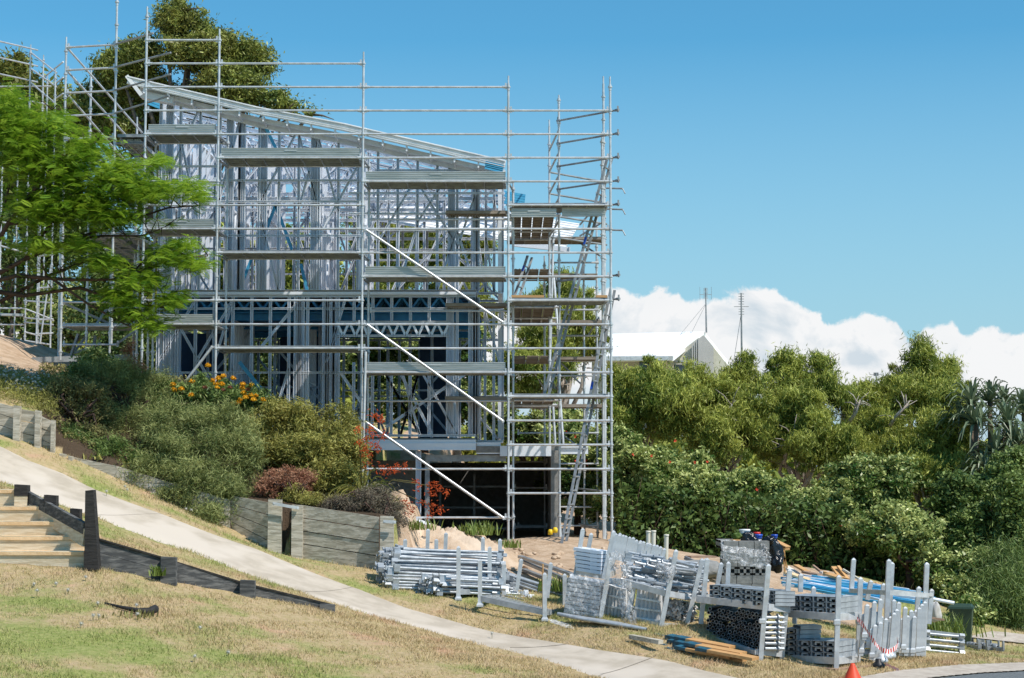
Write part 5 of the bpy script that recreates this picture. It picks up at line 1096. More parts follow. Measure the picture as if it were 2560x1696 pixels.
# ------------------------------------------------------------------ foliage
def leafmesh(name, C, size, asp, droop=0., seed=0, flat=.3, jit=.35, k=1, bend=0):
    """one diamond blade per point; droop pulls the blade axis down"""
    rg = np.random.default_rng(seed); n = len(C)
    d = rg.normal(0, 1, (n, 3)); d[:,2] = d[:,2]*(1-flat*.5)-droop*1.6; d /= np.linalg.norm(d, axis=1)[:,None]
    w_ = np.cross(d, rg.normal(0, 1, (n, 3))+np.array([0, 0, 2.2*flat])); w_ /= np.linalg.norm(w_, axis=1)[:,None]+1e-9
    L_ = size*(1+rg.uniform(-jit, jit, n))[:,None]; W = L_*asp
    v = np.stack([C-d*L_/2, C+w_*W/2+d*L_*.05, C+d*L_/2, C-w_*W/2+d*L_*.05], 1).reshape(-1, 3)
    return v, np.arange(4*n).reshape(n, 4), rg
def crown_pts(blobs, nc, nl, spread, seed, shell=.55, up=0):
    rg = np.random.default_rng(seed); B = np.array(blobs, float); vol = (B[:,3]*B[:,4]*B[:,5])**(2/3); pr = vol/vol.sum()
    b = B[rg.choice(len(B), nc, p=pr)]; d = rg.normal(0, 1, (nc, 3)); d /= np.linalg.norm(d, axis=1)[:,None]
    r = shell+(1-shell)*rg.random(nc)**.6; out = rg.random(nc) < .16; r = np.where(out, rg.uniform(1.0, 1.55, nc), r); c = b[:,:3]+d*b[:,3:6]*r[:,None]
    m = max(1, nl//nc); pts_ = np.repeat(c, m, 0); sp_ = spread*(.4+1.0*rg.random(nc))*np.where(out, .6, 1); tone = np.repeat(np.clip(rg.normal(.33, .30, nc)+up*d[:,2], 0, 1), m)  # tone rises towards crown tops: sunlight put into the leaf colour
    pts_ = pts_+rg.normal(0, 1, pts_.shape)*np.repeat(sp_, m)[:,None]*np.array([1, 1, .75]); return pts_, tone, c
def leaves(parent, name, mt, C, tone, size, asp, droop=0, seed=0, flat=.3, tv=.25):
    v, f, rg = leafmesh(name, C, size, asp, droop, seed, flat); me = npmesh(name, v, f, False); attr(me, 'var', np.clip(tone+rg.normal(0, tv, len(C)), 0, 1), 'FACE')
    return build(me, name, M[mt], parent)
def limbs(base, targets, r0, seed, n=6, droop=0, twig=True):
    rg = random.Random(seed); m = MB(); base = Vector(base)
    c = sum((Vector(t) for t in targets), Vector())/len(targets); fork = base.lerp(c, .35); fork.z = base.z+(c.z-base.z)*.4
    m.path([base-Vector((0,0,.2)), base.lerp(fork, .5)+Vector((rg.uniform(-.08,.08), 0, 0)), fork], [r0*1.15, r0*.9, r0*.75], 8)
    for t in targets:
        t = Vector(t); a = fork.lerp(t, .4)+Vector((rg.uniform(-.3,.3), rg.uniform(-.3,.3), rg.uniform(0,.3))); b = fork.lerp(t, .75)+Vector((rg.uniform(-.2,.2), rg.uniform(-.2,.2), 0))
        m.path([fork, a, b, t], [r0*.6, r0*.4, r0*.25, r0*.08], n)
        if twig:
            for k in range(4):
                s = a.lerp(t, rg.random()); e = s+Vector((rg.uniform(-1,1), rg.uniform(-1,1), rg.uniform(-.4,.8)))*(t-fork).length*.14; m.path([s, s.lerp(e,.5)+Vector((0,0,.05)), e], [r0*.18, r0*.11, r0*.04], 5)
    return m
def pxb(px, py, Y, rx, rz, ry=None):
    c = P(px, py, Y); s = Y/F; return (c.x, c.y, c.z, rx*s, (ry if ry else rx)*s, rz*s)
def tree(name, label, cat, blobs, mt, bark, n, size, asp, droop=0, seed=0, nc=None, spread=.2, shell=.5, flat=.3, base=None, r0=.12, group=None, up=.15, sub=8):
    B = [pxb(*b) for b in blobs]; rb_ = random.Random(seed+5); B0 = B
    if sub:
        B = []
        for b in B0:
            B.append((b[0], b[1], b[2], b[3]*.74, b[4]*.74, b[5]*.74))
            for k in range(sub):
                d = Vector((rb_.gauss(0,1), rb_.gauss(0,.8)-.3, rb_.gauss(0,1)+.15)).normalized(); f = rb_.uniform(.5,.95); q = rb_.uniform(.15,.48)
                B.append((b[0]+d.x*b[3]*f, b[1]+d.y*b[4]*f, b[2]+d.z*b[5]*f, b[3]*q, b[4]*q, b[5]*q))
    cxm = sum(b[0] for b in B0)/len(B0); cym = sum(b[1] for b in B0)/len(B0)
    if base is None: base = (cxm, cym, hz(cxm, cym))
    elif len(base) == 2: base = (*base, hz(*base))
    t = thing(name, label, cat, base, group)
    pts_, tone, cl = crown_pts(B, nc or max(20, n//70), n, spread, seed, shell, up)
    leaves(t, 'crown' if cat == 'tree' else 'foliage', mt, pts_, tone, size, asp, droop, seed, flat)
    rg = random.Random(seed); tg = [b[:3] for b in B0]+[tuple(b[k]+rg.uniform(-.5,.5)*b[3+k] for k in range(3)) for b in (rg.choice(B0) for _ in range(min(10, len(B0)*2)))]
    build(limbs(base, tg, r0, seed), 'trunk' if cat == 'tree' else 'stem', M[bark], t); return t
# tall gum behind the house
gum = [(470,70,56,60,55),(430,35,56,38,32),(455,15,56,20,20),(550,130,56,80,50),(480,130,56,90,50),(612,140,56,52,40),(635,180,56,38,50),(300,170,56,60,50),(350,130,56,50,40),(280,230,57,60,60),(560,210,55,60,40),(630,235,55,50,35),(680,250,55,35,22),(715,270,55,36,14),(380,240,57,90,60),(250,300,57,60,60),(330,320,57,80,70),(230,240,57,35,40),(500,260,57,110,50),(200,330,58,50,60),(160,270,58,45,50),(780,285,55,20,8)]
tree('gum_tree', 'tall bushy gum tree rising behind the high end of the roof', 'tree', gum, 'l_gum', 'bark', 150000, .145, .30, .35, 11, nc=1700, spread=.17, shell=.5, r0=.26, base=(X(470,56), 56.0, 2.5), up=.3)
tree('gum_tree', 'thin reddish sprig of a distant gum at the far left edge', 'tree', [(48,165,62,18,34),(50,200,62,16,14),(5,190,62,22,40),(20,190,62,10,20)], 'l_gum', 'bark', 3500, .2, .3, .3, 12, nc=60, spread=.22, shell=.2, r0=.12, base=(X(20,62), 62.0, 5))
tree('forest_tree', 'brown green tree low behind the distant scaffold', 'tree', [(100,250,60,60,50),(40,300,60,60,60),(140,330,60,60,60),(60,480,60,100,120),(160,560,58,80,100)], 'l_gum', 'bark', 16000, .26, .35, .2, 13, nc=180, spread=.35, shell=.3, r0=.3, base=(X(90,60), 60.0, 4))
# dense growth seen through the frames, left to centre
bk = [((30,600,57,130,90),'l_dark'),((250,560,57,120,100),'l_dark'),((60,740,58,110,70),'l_hedge'),((180,760,56,90,80),'l_hedge'),((300,720,54,100,90),'l_dark'),((420,700,53,90,90),'l_mel'),((330,860,50,90,60),'l_dark'),((480,880,50,90,70),'l_hedge'),((580,640,53,90,110),'l_mel'),((750,650,53,100,110),'l_mel'),((680,880,50,100,80),'l_hedge'),((800,860,50,90,80),'l_hedge')]
for i, (b, mt) in enumerate(bk):
    px, py, Y, rx, rz = b; tree('shrub', ('glossy green shrub %s behind the left scaffold bays and the sand' if px < 500 else 'green shrub %s seen through the steel frame') % ('x')[0] if 0 else ['dark tree mass behind the feathery tree at the left edge','dark tree mass behind the feathery tree, nearer the house','glossy shrub behind the distant scaffold at the far left','glossy shrub between the distant scaffold and the house scaffold','dark shrub behind the feathery tree tips','yellowish shrub behind the left bay of the upper storey','dark low shrub behind the leaning props on the sand','glossy low shrub behind the left bay of the lower storey','yellowish shrub seen through the upper storey left of the middle pole','yellowish shrub seen through the middle of the upper storey','glossy shrub seen through the lower storey above the yellow flowers','glossy shrub seen through the lower storey left of the middle pole'][i], 'shrub', [b,(px-rx*.4,py+rz*.7,Y,rx*.8,rz*.6),(px+rx*.4,py+rz*.7,Y,rx*.8,rz*.6)], mt, 'bark', 7000, .17, .42, .1, 40+i, nc=150, spread=.25, shell=.4, r0=.12)
# row behind the house and to the right: drooping paperbark-like trees
mel = [([(960,700,54,90,90),(1000,600,54,80,70),(900,740,54,80,90),(930,600,54,60,60)],'drooping tree seen through the upper storey right of the middle pole'),
 ([(1120,720,54,90,100),(1090,610,54,80,80),(1180,620,54,60,80),(1180,800,54,80,60)],'drooping tree seen through the right part of the upper storey'),
 ([(1340,850,52,80,60),(1300,930,51,90,80),(1400,800,53,60,50),(1380,900,52,80,70),(1450,830,53,50,60)],'yellow green drooping tree behind the right return scaffold'),
 ([(1440,760,54,50,40),(1400,720,54,45,35),(1330,770,54,60,50),(1480,850,54,50,60)],'dark leaved tree top showing between the right ladders'),
 ([(1600,985,49,85,60),(1560,1030,48,70,80),(1660,1010,48,90,90),(1540,950,49,40,32),(1660,950,49,40,20)],'broad drooping tree just right of the scaffold, below the white roof'),
 ([(1800,995,50,60,48),(1750,1020,49,80,90),(1840,1030,49,80,90),(1722,990,50,36,22),(1862,905,50,26,28),(1850,960,50,45,36),(1780,1110,48,90,70)],'drooping tree in front of the gable of the white house'),
 ([(1960,960,50,60,60),(2050,960,50,45,60),(2050,905,50,28,26),(2000,1030,49,80,80),(1930,1080,49,80,90),(2040,1100,48,80,70),(1975,915,50,26,22)],'drooping tree with a small round top left of the tallest tree'),
 ([(2170,1000,50,60,60),(2110,1010,50,50,50),(2190,1090,49,80,70),(2120,1130,48,80,60)],'yellowish drooping tree between the round topped tree and the tallest tree'),
 ([(2310,880,51,22,26),(2295,900,51,50,26),(2300,950,51,70,50),(2360,930,51,50,35),(2260,1000,50,60,60),(2350,1010,50,70,50),(2390,1000,50,35,60),(2296,858,51,10,20),(2240,950,51,30,30),(2360,985,50,50,40)],'tallest drooping tree with a thin spire left of the strap leaved palms'),
 ([(2350,1100,47,90,70),(2280,1130,47,80,70),(2420,1160,47,60,60),(2380,1190,46,80,50),(2300,1180,46,80,50)],'low yellow olive tree in front of the strap leaved palms')]
for i, (bl, lab) in enumerate(mel):
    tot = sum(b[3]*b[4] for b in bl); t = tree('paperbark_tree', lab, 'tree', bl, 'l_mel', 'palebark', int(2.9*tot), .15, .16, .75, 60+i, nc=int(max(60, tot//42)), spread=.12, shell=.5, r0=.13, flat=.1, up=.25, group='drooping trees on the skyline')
# bare twiggy tops
for i, (a, b, c, d) in enumerate(((2000,1230,2040,1150),(1812,1150,1800,1040),(1790,1100,1830,1010),(2225,1065,2270,1010),(2275,1100,2300,1180),(2330,1110,2310,1165),(2120,1060,2150,1000),(1960,1160,1985,1080))):
    m = MB(); p, q = P(a,b,48.3), P(c,d,48.0); rg = random.Random(i); m.path([p, p.lerp(q,.5)+Vector((rg.uniform(-.1,.1),0,0)), q], [.055,.04,.018], 6)
    for k in range(9): s = p.lerp(q, rg.uniform(.3,1)); e = s+Vector((rg.uniform(-.5,.5), rg.uniform(-.3,.3), rg.uniform(-.1,.5))); m.path([s, s.lerp(e,.5)+Vector((0,0,.06)), e], [.018,.013,.006], 5)
    solo(m, 'bare_branch', M['palebark'], ['pale bare branch low between the two rightmost trees','forked pale trunk left of the white house gable','pale broken trunk top below the house gable','pale twigs left of the tallest tree','pale trunk under the tallest tree','pale branch right under the tallest tree','pale twigs above the yellowish tree','pale bare twigs near the round topped tree'][i], 'branch')
m = MB(); m.path([P(2140,1190,44), P(2165,1172,44.2), P(2205,1180,44.4), P(2235,1186,44.6)], [.03,.09,.08,.04], 8).path([P(2165,1175,44.2), P(2172,1160,44), P(2178,1150,44)], [.05,.03,.01], 6); solo(m, 'fallen_log', M['palebark'], 'thick pale dead log lying across the top of the hedge', 'log')
# glossy hedge shrubs along the boundary
hd = [([(1560,1130,45,60,50),(1540,1090,45,35,30),(1600,1190,44,90,80),(1560,1270,43.5,80,70)],'hedge shrub next to the scaffold corner pole'),
 ([(1700,1180,45,80,60),(1760,1240,44,80,70),(1680,1280,43.5,90,70)],'hedge shrub with scarlet flowers behind the jumbled tubes'),
 ([(1860,1210,44.5,70,45),(1830,1290,43.5,90,70),(1900,1260,44,80,60)],'hedge shrub directly behind the block pallet'),
 ([(2010,1250,44,80,50),(1980,1310,43.2,90,65),(2070,1300,43.2,70,60)],'hedge shrub behind the timber scraps'),
 ([(2130,1200,44.5,70,55),(2220,1210,44,90,60),(2160,1260,43.8,80,50)],'hedge shrub below the pale dead log'),
 ([(2200,1330,42.5,80,50),(2290,1340,42,70,60),(2330,1400,41.5,45,60),(2250,1290,42.5,70,40)],'rounded bright shrub arching over the tall stillage'),
 ([(2400,1250,43,80,70),(2480,1290,43,70,80),(2420,1350,42.5,80,80),(2500,1200,43.5,60,60)],'dark ivy covered shrub right of the rounded bright shrub'),
 ([(2440,1430,41,70,60),(2400,1480,40.5,60,50),(2470,1510,40,60,50),(2420,1540,39,50,35)],'low bright shrub behind the wheelie bin'),
 ([(2540,1300,42,50,90),(2520,1180,44,50,60),(2560,1400,41.5,40,90)],'dark shrub at the right edge'),
 ([(1480,1150,46,60,60),(1420,1200,46,60,70),(1480,1270,45,60,60),(1400,1100,47,60,50)],'hedge shrub seen through the right return scaffold'),
 ([(1330,1085,49,70,45),(1270,1060,49,60,50),(1400,1060,48,60,40)],'hedge shrub above the garage roof slab'),
 ([(1190,1000,50,60,70),(1110,980,50,70,80),(1020,1000,50,70,70),(940,960,50,70,80),(950,860,50,80,60),(1060,880,50,80,70),(1160,890,50,60,70)],'hedge shrub seen through the lower storey right of the middle pole')]
for i, (bl, lab) in enumerate(hd):
    bl = [(b[0], b[1]-24, b[2]+.9, b[3], b[4]*.85) if (b[1] >= 1260 and b[0] < 2100) else b for b in bl]; tot = sum(b[3]*b[4] for b in bl); dk = 'ivy' in lab or 'right edge' in lab
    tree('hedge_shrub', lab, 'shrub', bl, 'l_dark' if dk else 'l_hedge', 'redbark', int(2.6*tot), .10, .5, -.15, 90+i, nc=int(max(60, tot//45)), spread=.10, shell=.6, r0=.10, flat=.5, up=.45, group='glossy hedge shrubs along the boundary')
# dead dark understorey of bare stems below the hedge
m = MB(); rg = random.Random(8)
for i in range(320):
    px = rg.uniform(1560, 2420); Y = rg.uniform(42.9, 45); x = X(px, Y); z = hz(x, Y); p = Vector((x, Y, z-.05)); q = p+Vector((rg.uniform(-.8,.8), rg.uniform(-.6,.6), rg.uniform(.7,1.9))); m.path([p, p.lerp(q,.5)+Vector((rg.uniform(-.15,.15),0,.1)), q], [rg.uniform(.008,.02),.009,.004], 5)
o = build(m, 'undergrowth', M['redbark'], kind='stuff'); o['label'] = 'tangle of bare brown stems under the hedge'; o['category'] = 'undergrowth'
def scatter(box, n, Yr, seed, hgt):
    rg = np.random.default_rng(seed); Y = rg.uniform(*Yr, n); px = rg.uniform(box[0], box[1], n); x = (px-1280)/F*Y*1.003; z = H(x, Y); return np.stack([x, Y, z+rg.uniform(0, hgt, n)], -1)
C = scatter((1540, 2480), 26000, (42.6, 46), 4, 1.6); me = leafmesh('u', C, .17, .45, 0, 5); mm = npmesh('undergrowth_leaf', me[0], me[1], False); attr(mm, 'var', np.random.default_rng(1).uniform(0,.4,len(C)), 'FACE')
o = build(mm, 'dark_ground_cover', M['l_dark'], kind='stuff'); o['label'] = 'dark leafy cover filling the foot of the hedge'; o['category'] = 'ground cover'
# far wood beyond
C = []
rg = np.random.default_rng(3)
for px in range(-200, 3000, 60):
    Y = rg.uniform(64, 74); top = 3.4 if px < 900 else .6+1.6*rg.random(); c = X(px, Y)
    g_ = hz(c, Y); k = 900; C.append(np.stack([c+rg.normal(0, 1.0, k), Y+rg.normal(0, 1.2, k), g_+rg.random(k)*(max(top, 0)-g_+ (0 if px > 900 else 1.5))], -1))
C = np.concatenate(C); me = leafmesh('w', C, .45, .4, .3, 6); mm = npmesh('far_wood', me[0], me[1], False); attr(mm, 'var', rg.uniform(0,.8,len(C)), 'FACE'); o = build(mm, 'far_wood', M['l_mel'], kind='stuff'); o['label'] = 'mass of distant bush behind the house and the hedge'; o['category'] = 'wood'
# scarlet flowers on the hedge
for i, (px, py) in enumerate(((1583,1137),(1629,1140),(1674,1155),(1688,1103),(1736,1157),(1768,1154),(1892,1224),(2100,1316),(2212,1328),(2330,1360),(2480,1320),(1440,1152),(1465,1152),(1468,1162),(1438,1092),(1414,1080),(1380,1135))):
    p = P(px, py, 43.0 if px > 1530 else 45.2); m = MB(); r2 = random.Random(i)
    for k in range(9): a = r2.uniform(0, 6.3); e = p+Vector((math.cos(a)*.035, -.02, math.sin(a)*.035)); m.tube(p, e, .010, 5, .006)
    solo(m, 'scarlet_flower', M['scarlet'], 'scarlet flower on the glossy hedge', 'flower', 'scarlet flowers on the hedge')
# casuarina-like feathery shrub at lower right
tree('feathery_shrub', 'grey green feathery shrub in shade at the lower right by the driveway', 'shrub', [(2500,1470,40,60,60),(2480,1530,39.5,50,45),(2540,1500,39.5,40,70),(2520,1410,40.5,45,40)], 'l_dark', 'bark', 34000, .15, .10, .6, 120, nc=260, spread=.22, shell=.2, r0=.06)
# strap leaved pandanus
def straps(name, label, cat, heads, mt, base, L_, n, seed, w_=.09, dead=True, stem=True, grp=None):
    t = thing(name, label, cat, base, grp); rg = random.Random(seed); sm = MB()
    for h in heads:
        c = P(*h[:3]); s = h[3] if len(h) > 3 else 1; V = []; Fc = []; m = MB()
        for i in range(n):
            a = i*2.4+rg.uniform(-.2,.2); el = rg.uniform(-.2, 1.4); l = L_*s*rg.uniform(.7,1.1); d = Vector((math.cos(a)*math.cos(el), math.sin(a)*math.cos(el), math.sin(el))); ww = Vector((-math.sin(a), math.cos(a), 0))*w_*s*.5; pr = []
            for k in range(6):
                f = k/5; g_ = max(0, f-.45); q = c+d*l*f+Vector((0,0,-1.5*l*g_*g_*(1.3-el*.4))); pr.append((q, ww*(1-.85*f*f)*(.6+.6*min(1,f*4))))
            for k in range(5): n0 = [pr[k][0]-pr[k][1], pr[k][0]+Vector((0,0,-.02)), pr[k][0]+pr[k][1], pr[k+1][0]+pr[k+1][1], pr[k+1][0]+Vector((0,0,-.02)), pr[k+1][0]-pr[k+1][1]]; m._add(n0, [(0,1,4,5),(1,2,3,4)])
        o = build(m, 'leaf_head', M[mt], t)
        a_ = o.data.attributes.new('var', 'FLOAT', 'FACE'); vals = [rg.random() for _ in range(n)]; a_.data.foreach_set('value', [vals[k//10] for k in range(len(o.data.polygons))])
        if stem: b = Vector(base); sm.path([b, b.lerp(c,.5)+Vector((0,0,-.3)), c], [.10*s,.08*s,.06*s], 6)
    if stem: build(sm, 'stem', M['bark'], t)
    return t
pb_ = (X(2480,46), 46.0, hz(X(2480,46), 46))
hds = [(2430,1010,46.0),(2475,1005,46.5),(2520,1060,45.5),(2440,1060,45.4),(2560,1030,46),(2400,1050,46.2,.8),(2490,1130,45),(2540,1110,45.2),(2460,1170,44.8,.9),(2570,1170,44.8),(2510,1005,46.8,.8),(2545,1230,44.4,.9)]
for i, h in enumerate(hds): straps('pandanus', 'strap leaved palm clump %s' % ['at the top left of the clump','at the top of the clump with upright leaves','with a big rosette in the middle','half hidden behind the olive tree','at the top right edge of the picture','small, next to the tallest drooping tree','low in the dark middle','lower right of the big rosette','lowest left above the ivy shrub','lowest at the right edge','small, on the skyline','deep in shade at the right edge'][i], 'palm', [h], 'l_pand', (X(h[0],h[2]), h[2]+.3, hz(X(h[0],h[2]), h[2]+.3)), .95, 46, i, grp='strap leaved palms at the right')
# ---- foreground feathery tree on the left, its trunk just outside the frame
def fernmesh(tips, fr_len, seed):
    """bipinnate fronds: each a rachis carrying pairs of fine leaflets"""
    rg = np.random.default_rng(seed); n = len(tips); K = 11
    a = rg.uniform(0, 2*np.pi, n); d = np.stack([np.cos(a), np.sin(a)*.9, rg.uniform(-.45, .35, n)], -1); d /= np.linalg.norm(d, axis=1)[:,None]
    up = np.array([0, 0, 1.])+rg.normal(0, .35, (n, 3)); s = np.cross(d, up); s /= np.linalg.norm(s, axis=1)[:,None]; u_ = np.cross(s, d); L_ = fr_len*rg.uniform(.6, 1.15, n); V = []; 
    for k in range(K):
        f = (k+.6)/K; c = tips+d*(L_*f)[:,None]-u_*(L_*.28*f*f)[:,None]; ll = L_*.34*np.sin(np.pi*(.18+.75*f))
        for sg in (-1, 1):
            e = c+(s*sg*.92+d*.42-u_*.10)*ll[:,None]; wv = d*(L_*.044)[:,None]; mid = (c+e)/2-u_*(ll*.02)[:,None]; V.append(np.stack([c, mid+wv, e, mid-wv], 1))
    V = np.concatenate(V, 0).reshape(-1, 3); return V, np.arange(len(V)).reshape(-1, 4), np.tile(rg.normal(0, .12, n), 2*K)
tj = thing('feathery_tree', 'bright green feathery leaved tree leaning in from the left edge', 'tree', (X(-190,34), 34.4, hz(X(-190,34), 34.4)))
fork = P(-70, 720, 34.2)
br = [[(-70,720),(60,650),(180,600),(300,560),(420,520),(500,515)],[(-70,720),(40,690),(170,700),(300,700),(420,650),(520,640)],[(-70,720),(60,740),(200,720),(320,760),(420,770),(470,740)],[(-70,720),(20,560),(90,470),(160,420),(210,370),(250,350)],[(-20,650),(10,520),(35,420),(50,340),(60,280)],[(60,650),(150,530),(240,480),(330,420),(390,405)],[(20,560),(110,560),(220,520),(330,500)],[(-70,720),(-10,760),(120,690),(250,640),(380,690),(440,790)],[(90,470),(130,390),(120,320),(130,270)],[(180,600),(260,590),(360,590),(430,560)],[(120,690),(220,760),(310,810),(360,830)],[(-40,600),(-20,450),(-10,340),(0,280)]]
bm_ = MB(); bm_.path([(fork.x-.8, 34.5, hz(fork.x-.8, 34.5)-.2), (fork.x-.55, 34.3, fork.z-.9), tuple(fork)], [.16,.14,.11], 10)
rj = random.Random(21); tips = []
for bi, b in enumerate(br):
    yy = 34.2+rj.uniform(-.2,.2); dy = rj.uniform(-.9, .9)
    w3 = [P(p[0], p[1], yy+dy*i/(len(b)-1)) for i, p in enumerate(b)]; r0 = .05 if b[0] == (-70,720) else .03
    bm_.path(w3, [r0*(1-.85*i/(len(w3)-1)) for i in range(len(w3))], 7)
    for i in range(len(w3)-1):
        for k in range(7):
            f = rj.random(); s = w3[i].lerp(w3[i+1], f)
            if i == 0 and f < .75: continue
            e = s+Vector((rj.uniform(-.35,.45), rj.uniform(-.75,.75), rj.uniform(-.12,.42))); bm_.path([s, s.lerp(e,.5)+Vector((0,0,.04)), e], [.012,.008,.003], 4)
            for q in range(3): tips.append(s.lerp(e, rj.uniform(.3,1.05)))
    for k in range(10): tips.append(w3[-1]+Vector((rj.uniform(-.1,.1), rj.uniform(-.2,.2), rj.uniform(-.1,.1))))
build(bm_, 'trunk', M['redbark'], tj)
cl_ = [(50,300,55,34),(140,310,45,30),(215,375,50,40),(60,380,90,70),(170,440,80,60),(300,440,70,50),(350,480,60,30),(400,400,30,14),(390,470,50,25),(470,470,45,22),(500,490,25,14),(300,540,60,22),(100,520,90,50),(230,520,80,45),(260,655,60,25),(420,640,60,28),(490,660,40,20),(350,700,60,30),(300,740,50,25),(430,750,40,20),(380,810,35,20),(340,780,40,25),(100,610,60,25),(200,610,50,22),(460,610,35,18),(20,250,50,30),(20,340,50,60)]
npx = np.random.default_rng(22); extra = []
for (a, b, rx, rz) in cl_:
    n = int(rx*rz/3.6); px = a+npx.normal(0, rx*.5, n); py = b+npx.normal(0, rz*.5, n); Y = 34.1+npx.normal(0, .6, n)
    for k in range(n): extra.append(P(px[k], py[k], Y[k]))
T_ = np.array([t[:] for t in tips]+[t[:] for t in extra]); V, Fq, vr = fernmesh(T_, .22, 3); mm = npmesh('crown', V, Fq, False); tn = np.clip(npx.normal(.45, .25, len(T_)), 0, 1); attr(mm, 'var', np.clip(np.tile(tn, 22)+vr, 0, 1), 'FACE'); build(mm, 'crown', M['l_jac'], tj)
# ---- garden shrubs
def gshrub(name, label, blobs, mt, n, size, asp, droop=0, seed=0, nc=None, spread=.1, shell=.45, flat=.2, bark='redbark', up=.3, r0=.035, base=None, cat='shrub'):
    return tree(name, label, cat, blobs, mt, bark, n, size, asp, droop, seed, nc, spread, shell, flat, base, r0, None, up)
gshrub('shrub', 'olive brown open shrub with twisted bare stems by the left timber wall', [(130,1075,33.6,40,20),(230,1090,33.6,45,30),(150,975,34.3,55,28),(220,985,34.2,60,30),(120,1010,34,40,25),(250,1020,34,45,30),(180,1030,34,70,35),(190,960,34.5,60,20)], 'l_brown', 17000, .065, .25, 0, 130, nc=420, spread=.07, shell=.4, base=(X(195,33.8), 33.8), r0=.06)
gshrub('shrub', 'tall soft green feathery shrub behind the olive brown one', [(270,950,35.3,60,45),(330,960,35.3,60,50),(360,1010,35,55,60),(240,930,35.5,40,25),(300,1060,34.6,70,60),(380,1080,34.5,50,60),(400,960,35.2,35,30),(300,1120,34.2,60,40)], 'l_rose', 34000, .10, .07, -.2, 131, nc=650, spread=.11, shell=.35)
gshrub('shrub', 'small orange tipped conifer spike standing above the feathery shrub', [(322,880,35.6,14,26),(330,910,35.6,20,25),(345,935,35.6,22,22)], 'l_copper', 2200, .09, .12, -.5, 132, nc=70, spread=.06)
gshrub('shrub', 'large dark green rosemary like shrub spilling over the garden edge', [(430,1050,33.8,70,50),(520,1050,33.8,80,50),(600,1080,33.6,50,60),(450,1120,33.3,90,60),(560,1150,33.3,80,70),(400,1180,33,70,50),(500,1210,32.9,90,60),(350,1200,32.8,50,40),(570,1230,32.9,60,50),(440,1250,32.7,70,40),(530,1280,32.6,60,25),(620,1140,33.4,30,60)], 'l_rose', 88000, .10, .10, -.35, 133, nc=1500, spread=.10, shell=.35, up=.35)
gshrub('shrub', 'wide olive green shrub in front of the middle scaffold pole', [(690,1050,35.3,60,45),(770,1060,35.3,70,45),(850,1090,35,60,50),(640,1080,35,45,50),(800,1130,34.5,90,50),(880,1150,34.3,50,60),(720,1130,34.6,70,50),(830,1200,34,80,45),(860,1050,35.3,22,35),(820,1040,35.4,18,25),(700,1020,35.5,25,20)], 'l_olive', 52000, .085, .22, -.1, 134, nc=1100, spread=.10, shell=.35)
gshrub('shrub', 'rounded copper coloured shrub above the timber wall', [(715,1200,33.3,62,42),(690,1225,33.1,45,30),(750,1220,33.1,45,35)], 'l_copper', 14000, .055, .28, -.3, 135, nc=420, spread=.05, shell=.55)
gshrub('shrub', 'small bright green mound shrub in front of the copper shrub', [(745,1240,32.7,35,18),(780,1250,32.6,30,16),(720,1245,32.7,25,14)], 'l_olive', 6500, .06, .2, -.2, 136, nc=160, spread=.05)
gshrub('shrub', 'grey brown heath spilling over the right end of the timber wall', [(850,1265,32.6,50,18),(910,1260,32.6,50,25),(970,1275,32.5,40,35),(990,1300,32.2,22,28),(940,1240,32.9,40,20),(820,1262,32.6,30,12)], 'l_grey', 16000, .07, .14, .1, 137, nc=380, spread=.07)
gshrub('shrub', 'low green sprawling shrub at the foot of the rosemary bush', [(310,1170,33,35,20),(340,1190,33,30,15)], 'l_olive', 3500, .07, .2, -.2, 138, nc=80, spread=.06)
gshrub('shrub', 'pink flowered leafy shrub behind the brown shrub', [(235,900,36.4,40,22),(200,935,36,45,22),(265,905,36.4,30,20)], 'l_hedge', 6000, .08, .35, 0, 139, nc=150, spread=.08)
gshrub('shrub', 'low pink leaved plant by the left timber wall', [(108,1105,33.0,14,10),(115,1095,33.1,10,8)], 'l_pink', 500, .09, .3, -.3, 140, nc=20, spread=.04)
gshrub('shrub', 'dark low undergrowth shrub between the left timber wall and the rosemary bush', [(190,1100,33.4,50,28),(260,1125,33.2,50,28),(330,1150,33.1,40,22),(160,1085,33.5,40,20)], 'l_dark', 15000, .09, .14, -.1, 141, nc=380, spread=.08)
# pincushion bush with yellow flower heads
pc = thing('flowering_shrub', 'pincushion shrub with round yellow flower heads', 'shrub', on(X(540,35.6), 35.6)); B = [pxb(*b) for b in [(400,1010,35.2,30,55),(450,1000,35.4,40,40),(520,990,35.6,60,35),(590,1000,35.6,60,35),(640,1000,35.6,30,25),(500,960,35.9,18,25)]]
p_, tn, _ = crown_pts(B, 380, 15000, .07, 5, .2, .3); leaves(pc, 'foliage', 'l_dark', p_, tn, .10, .25, -.5, 6, .2); build(limbs(on(X(540,35.6), 35.6), [b[:3] for b in B], .05, 3), 'stem', M['redbark'], pc)
fl = [(433,963),(453,974),(434,976),(480,955),(478,989),(545,947),(532,953),(559,941),(583,947),(540,961),(555,962),(520,915),(607,962),(606,971),(629,965),(609,984),(614,995),(595,1008),(658,1001),(627,989),(634,1000),(582,1012),(409,975),(497,987),(512,970),(559,976),(620,975),(575,970),(543,970),(600,1000),(640,990)]
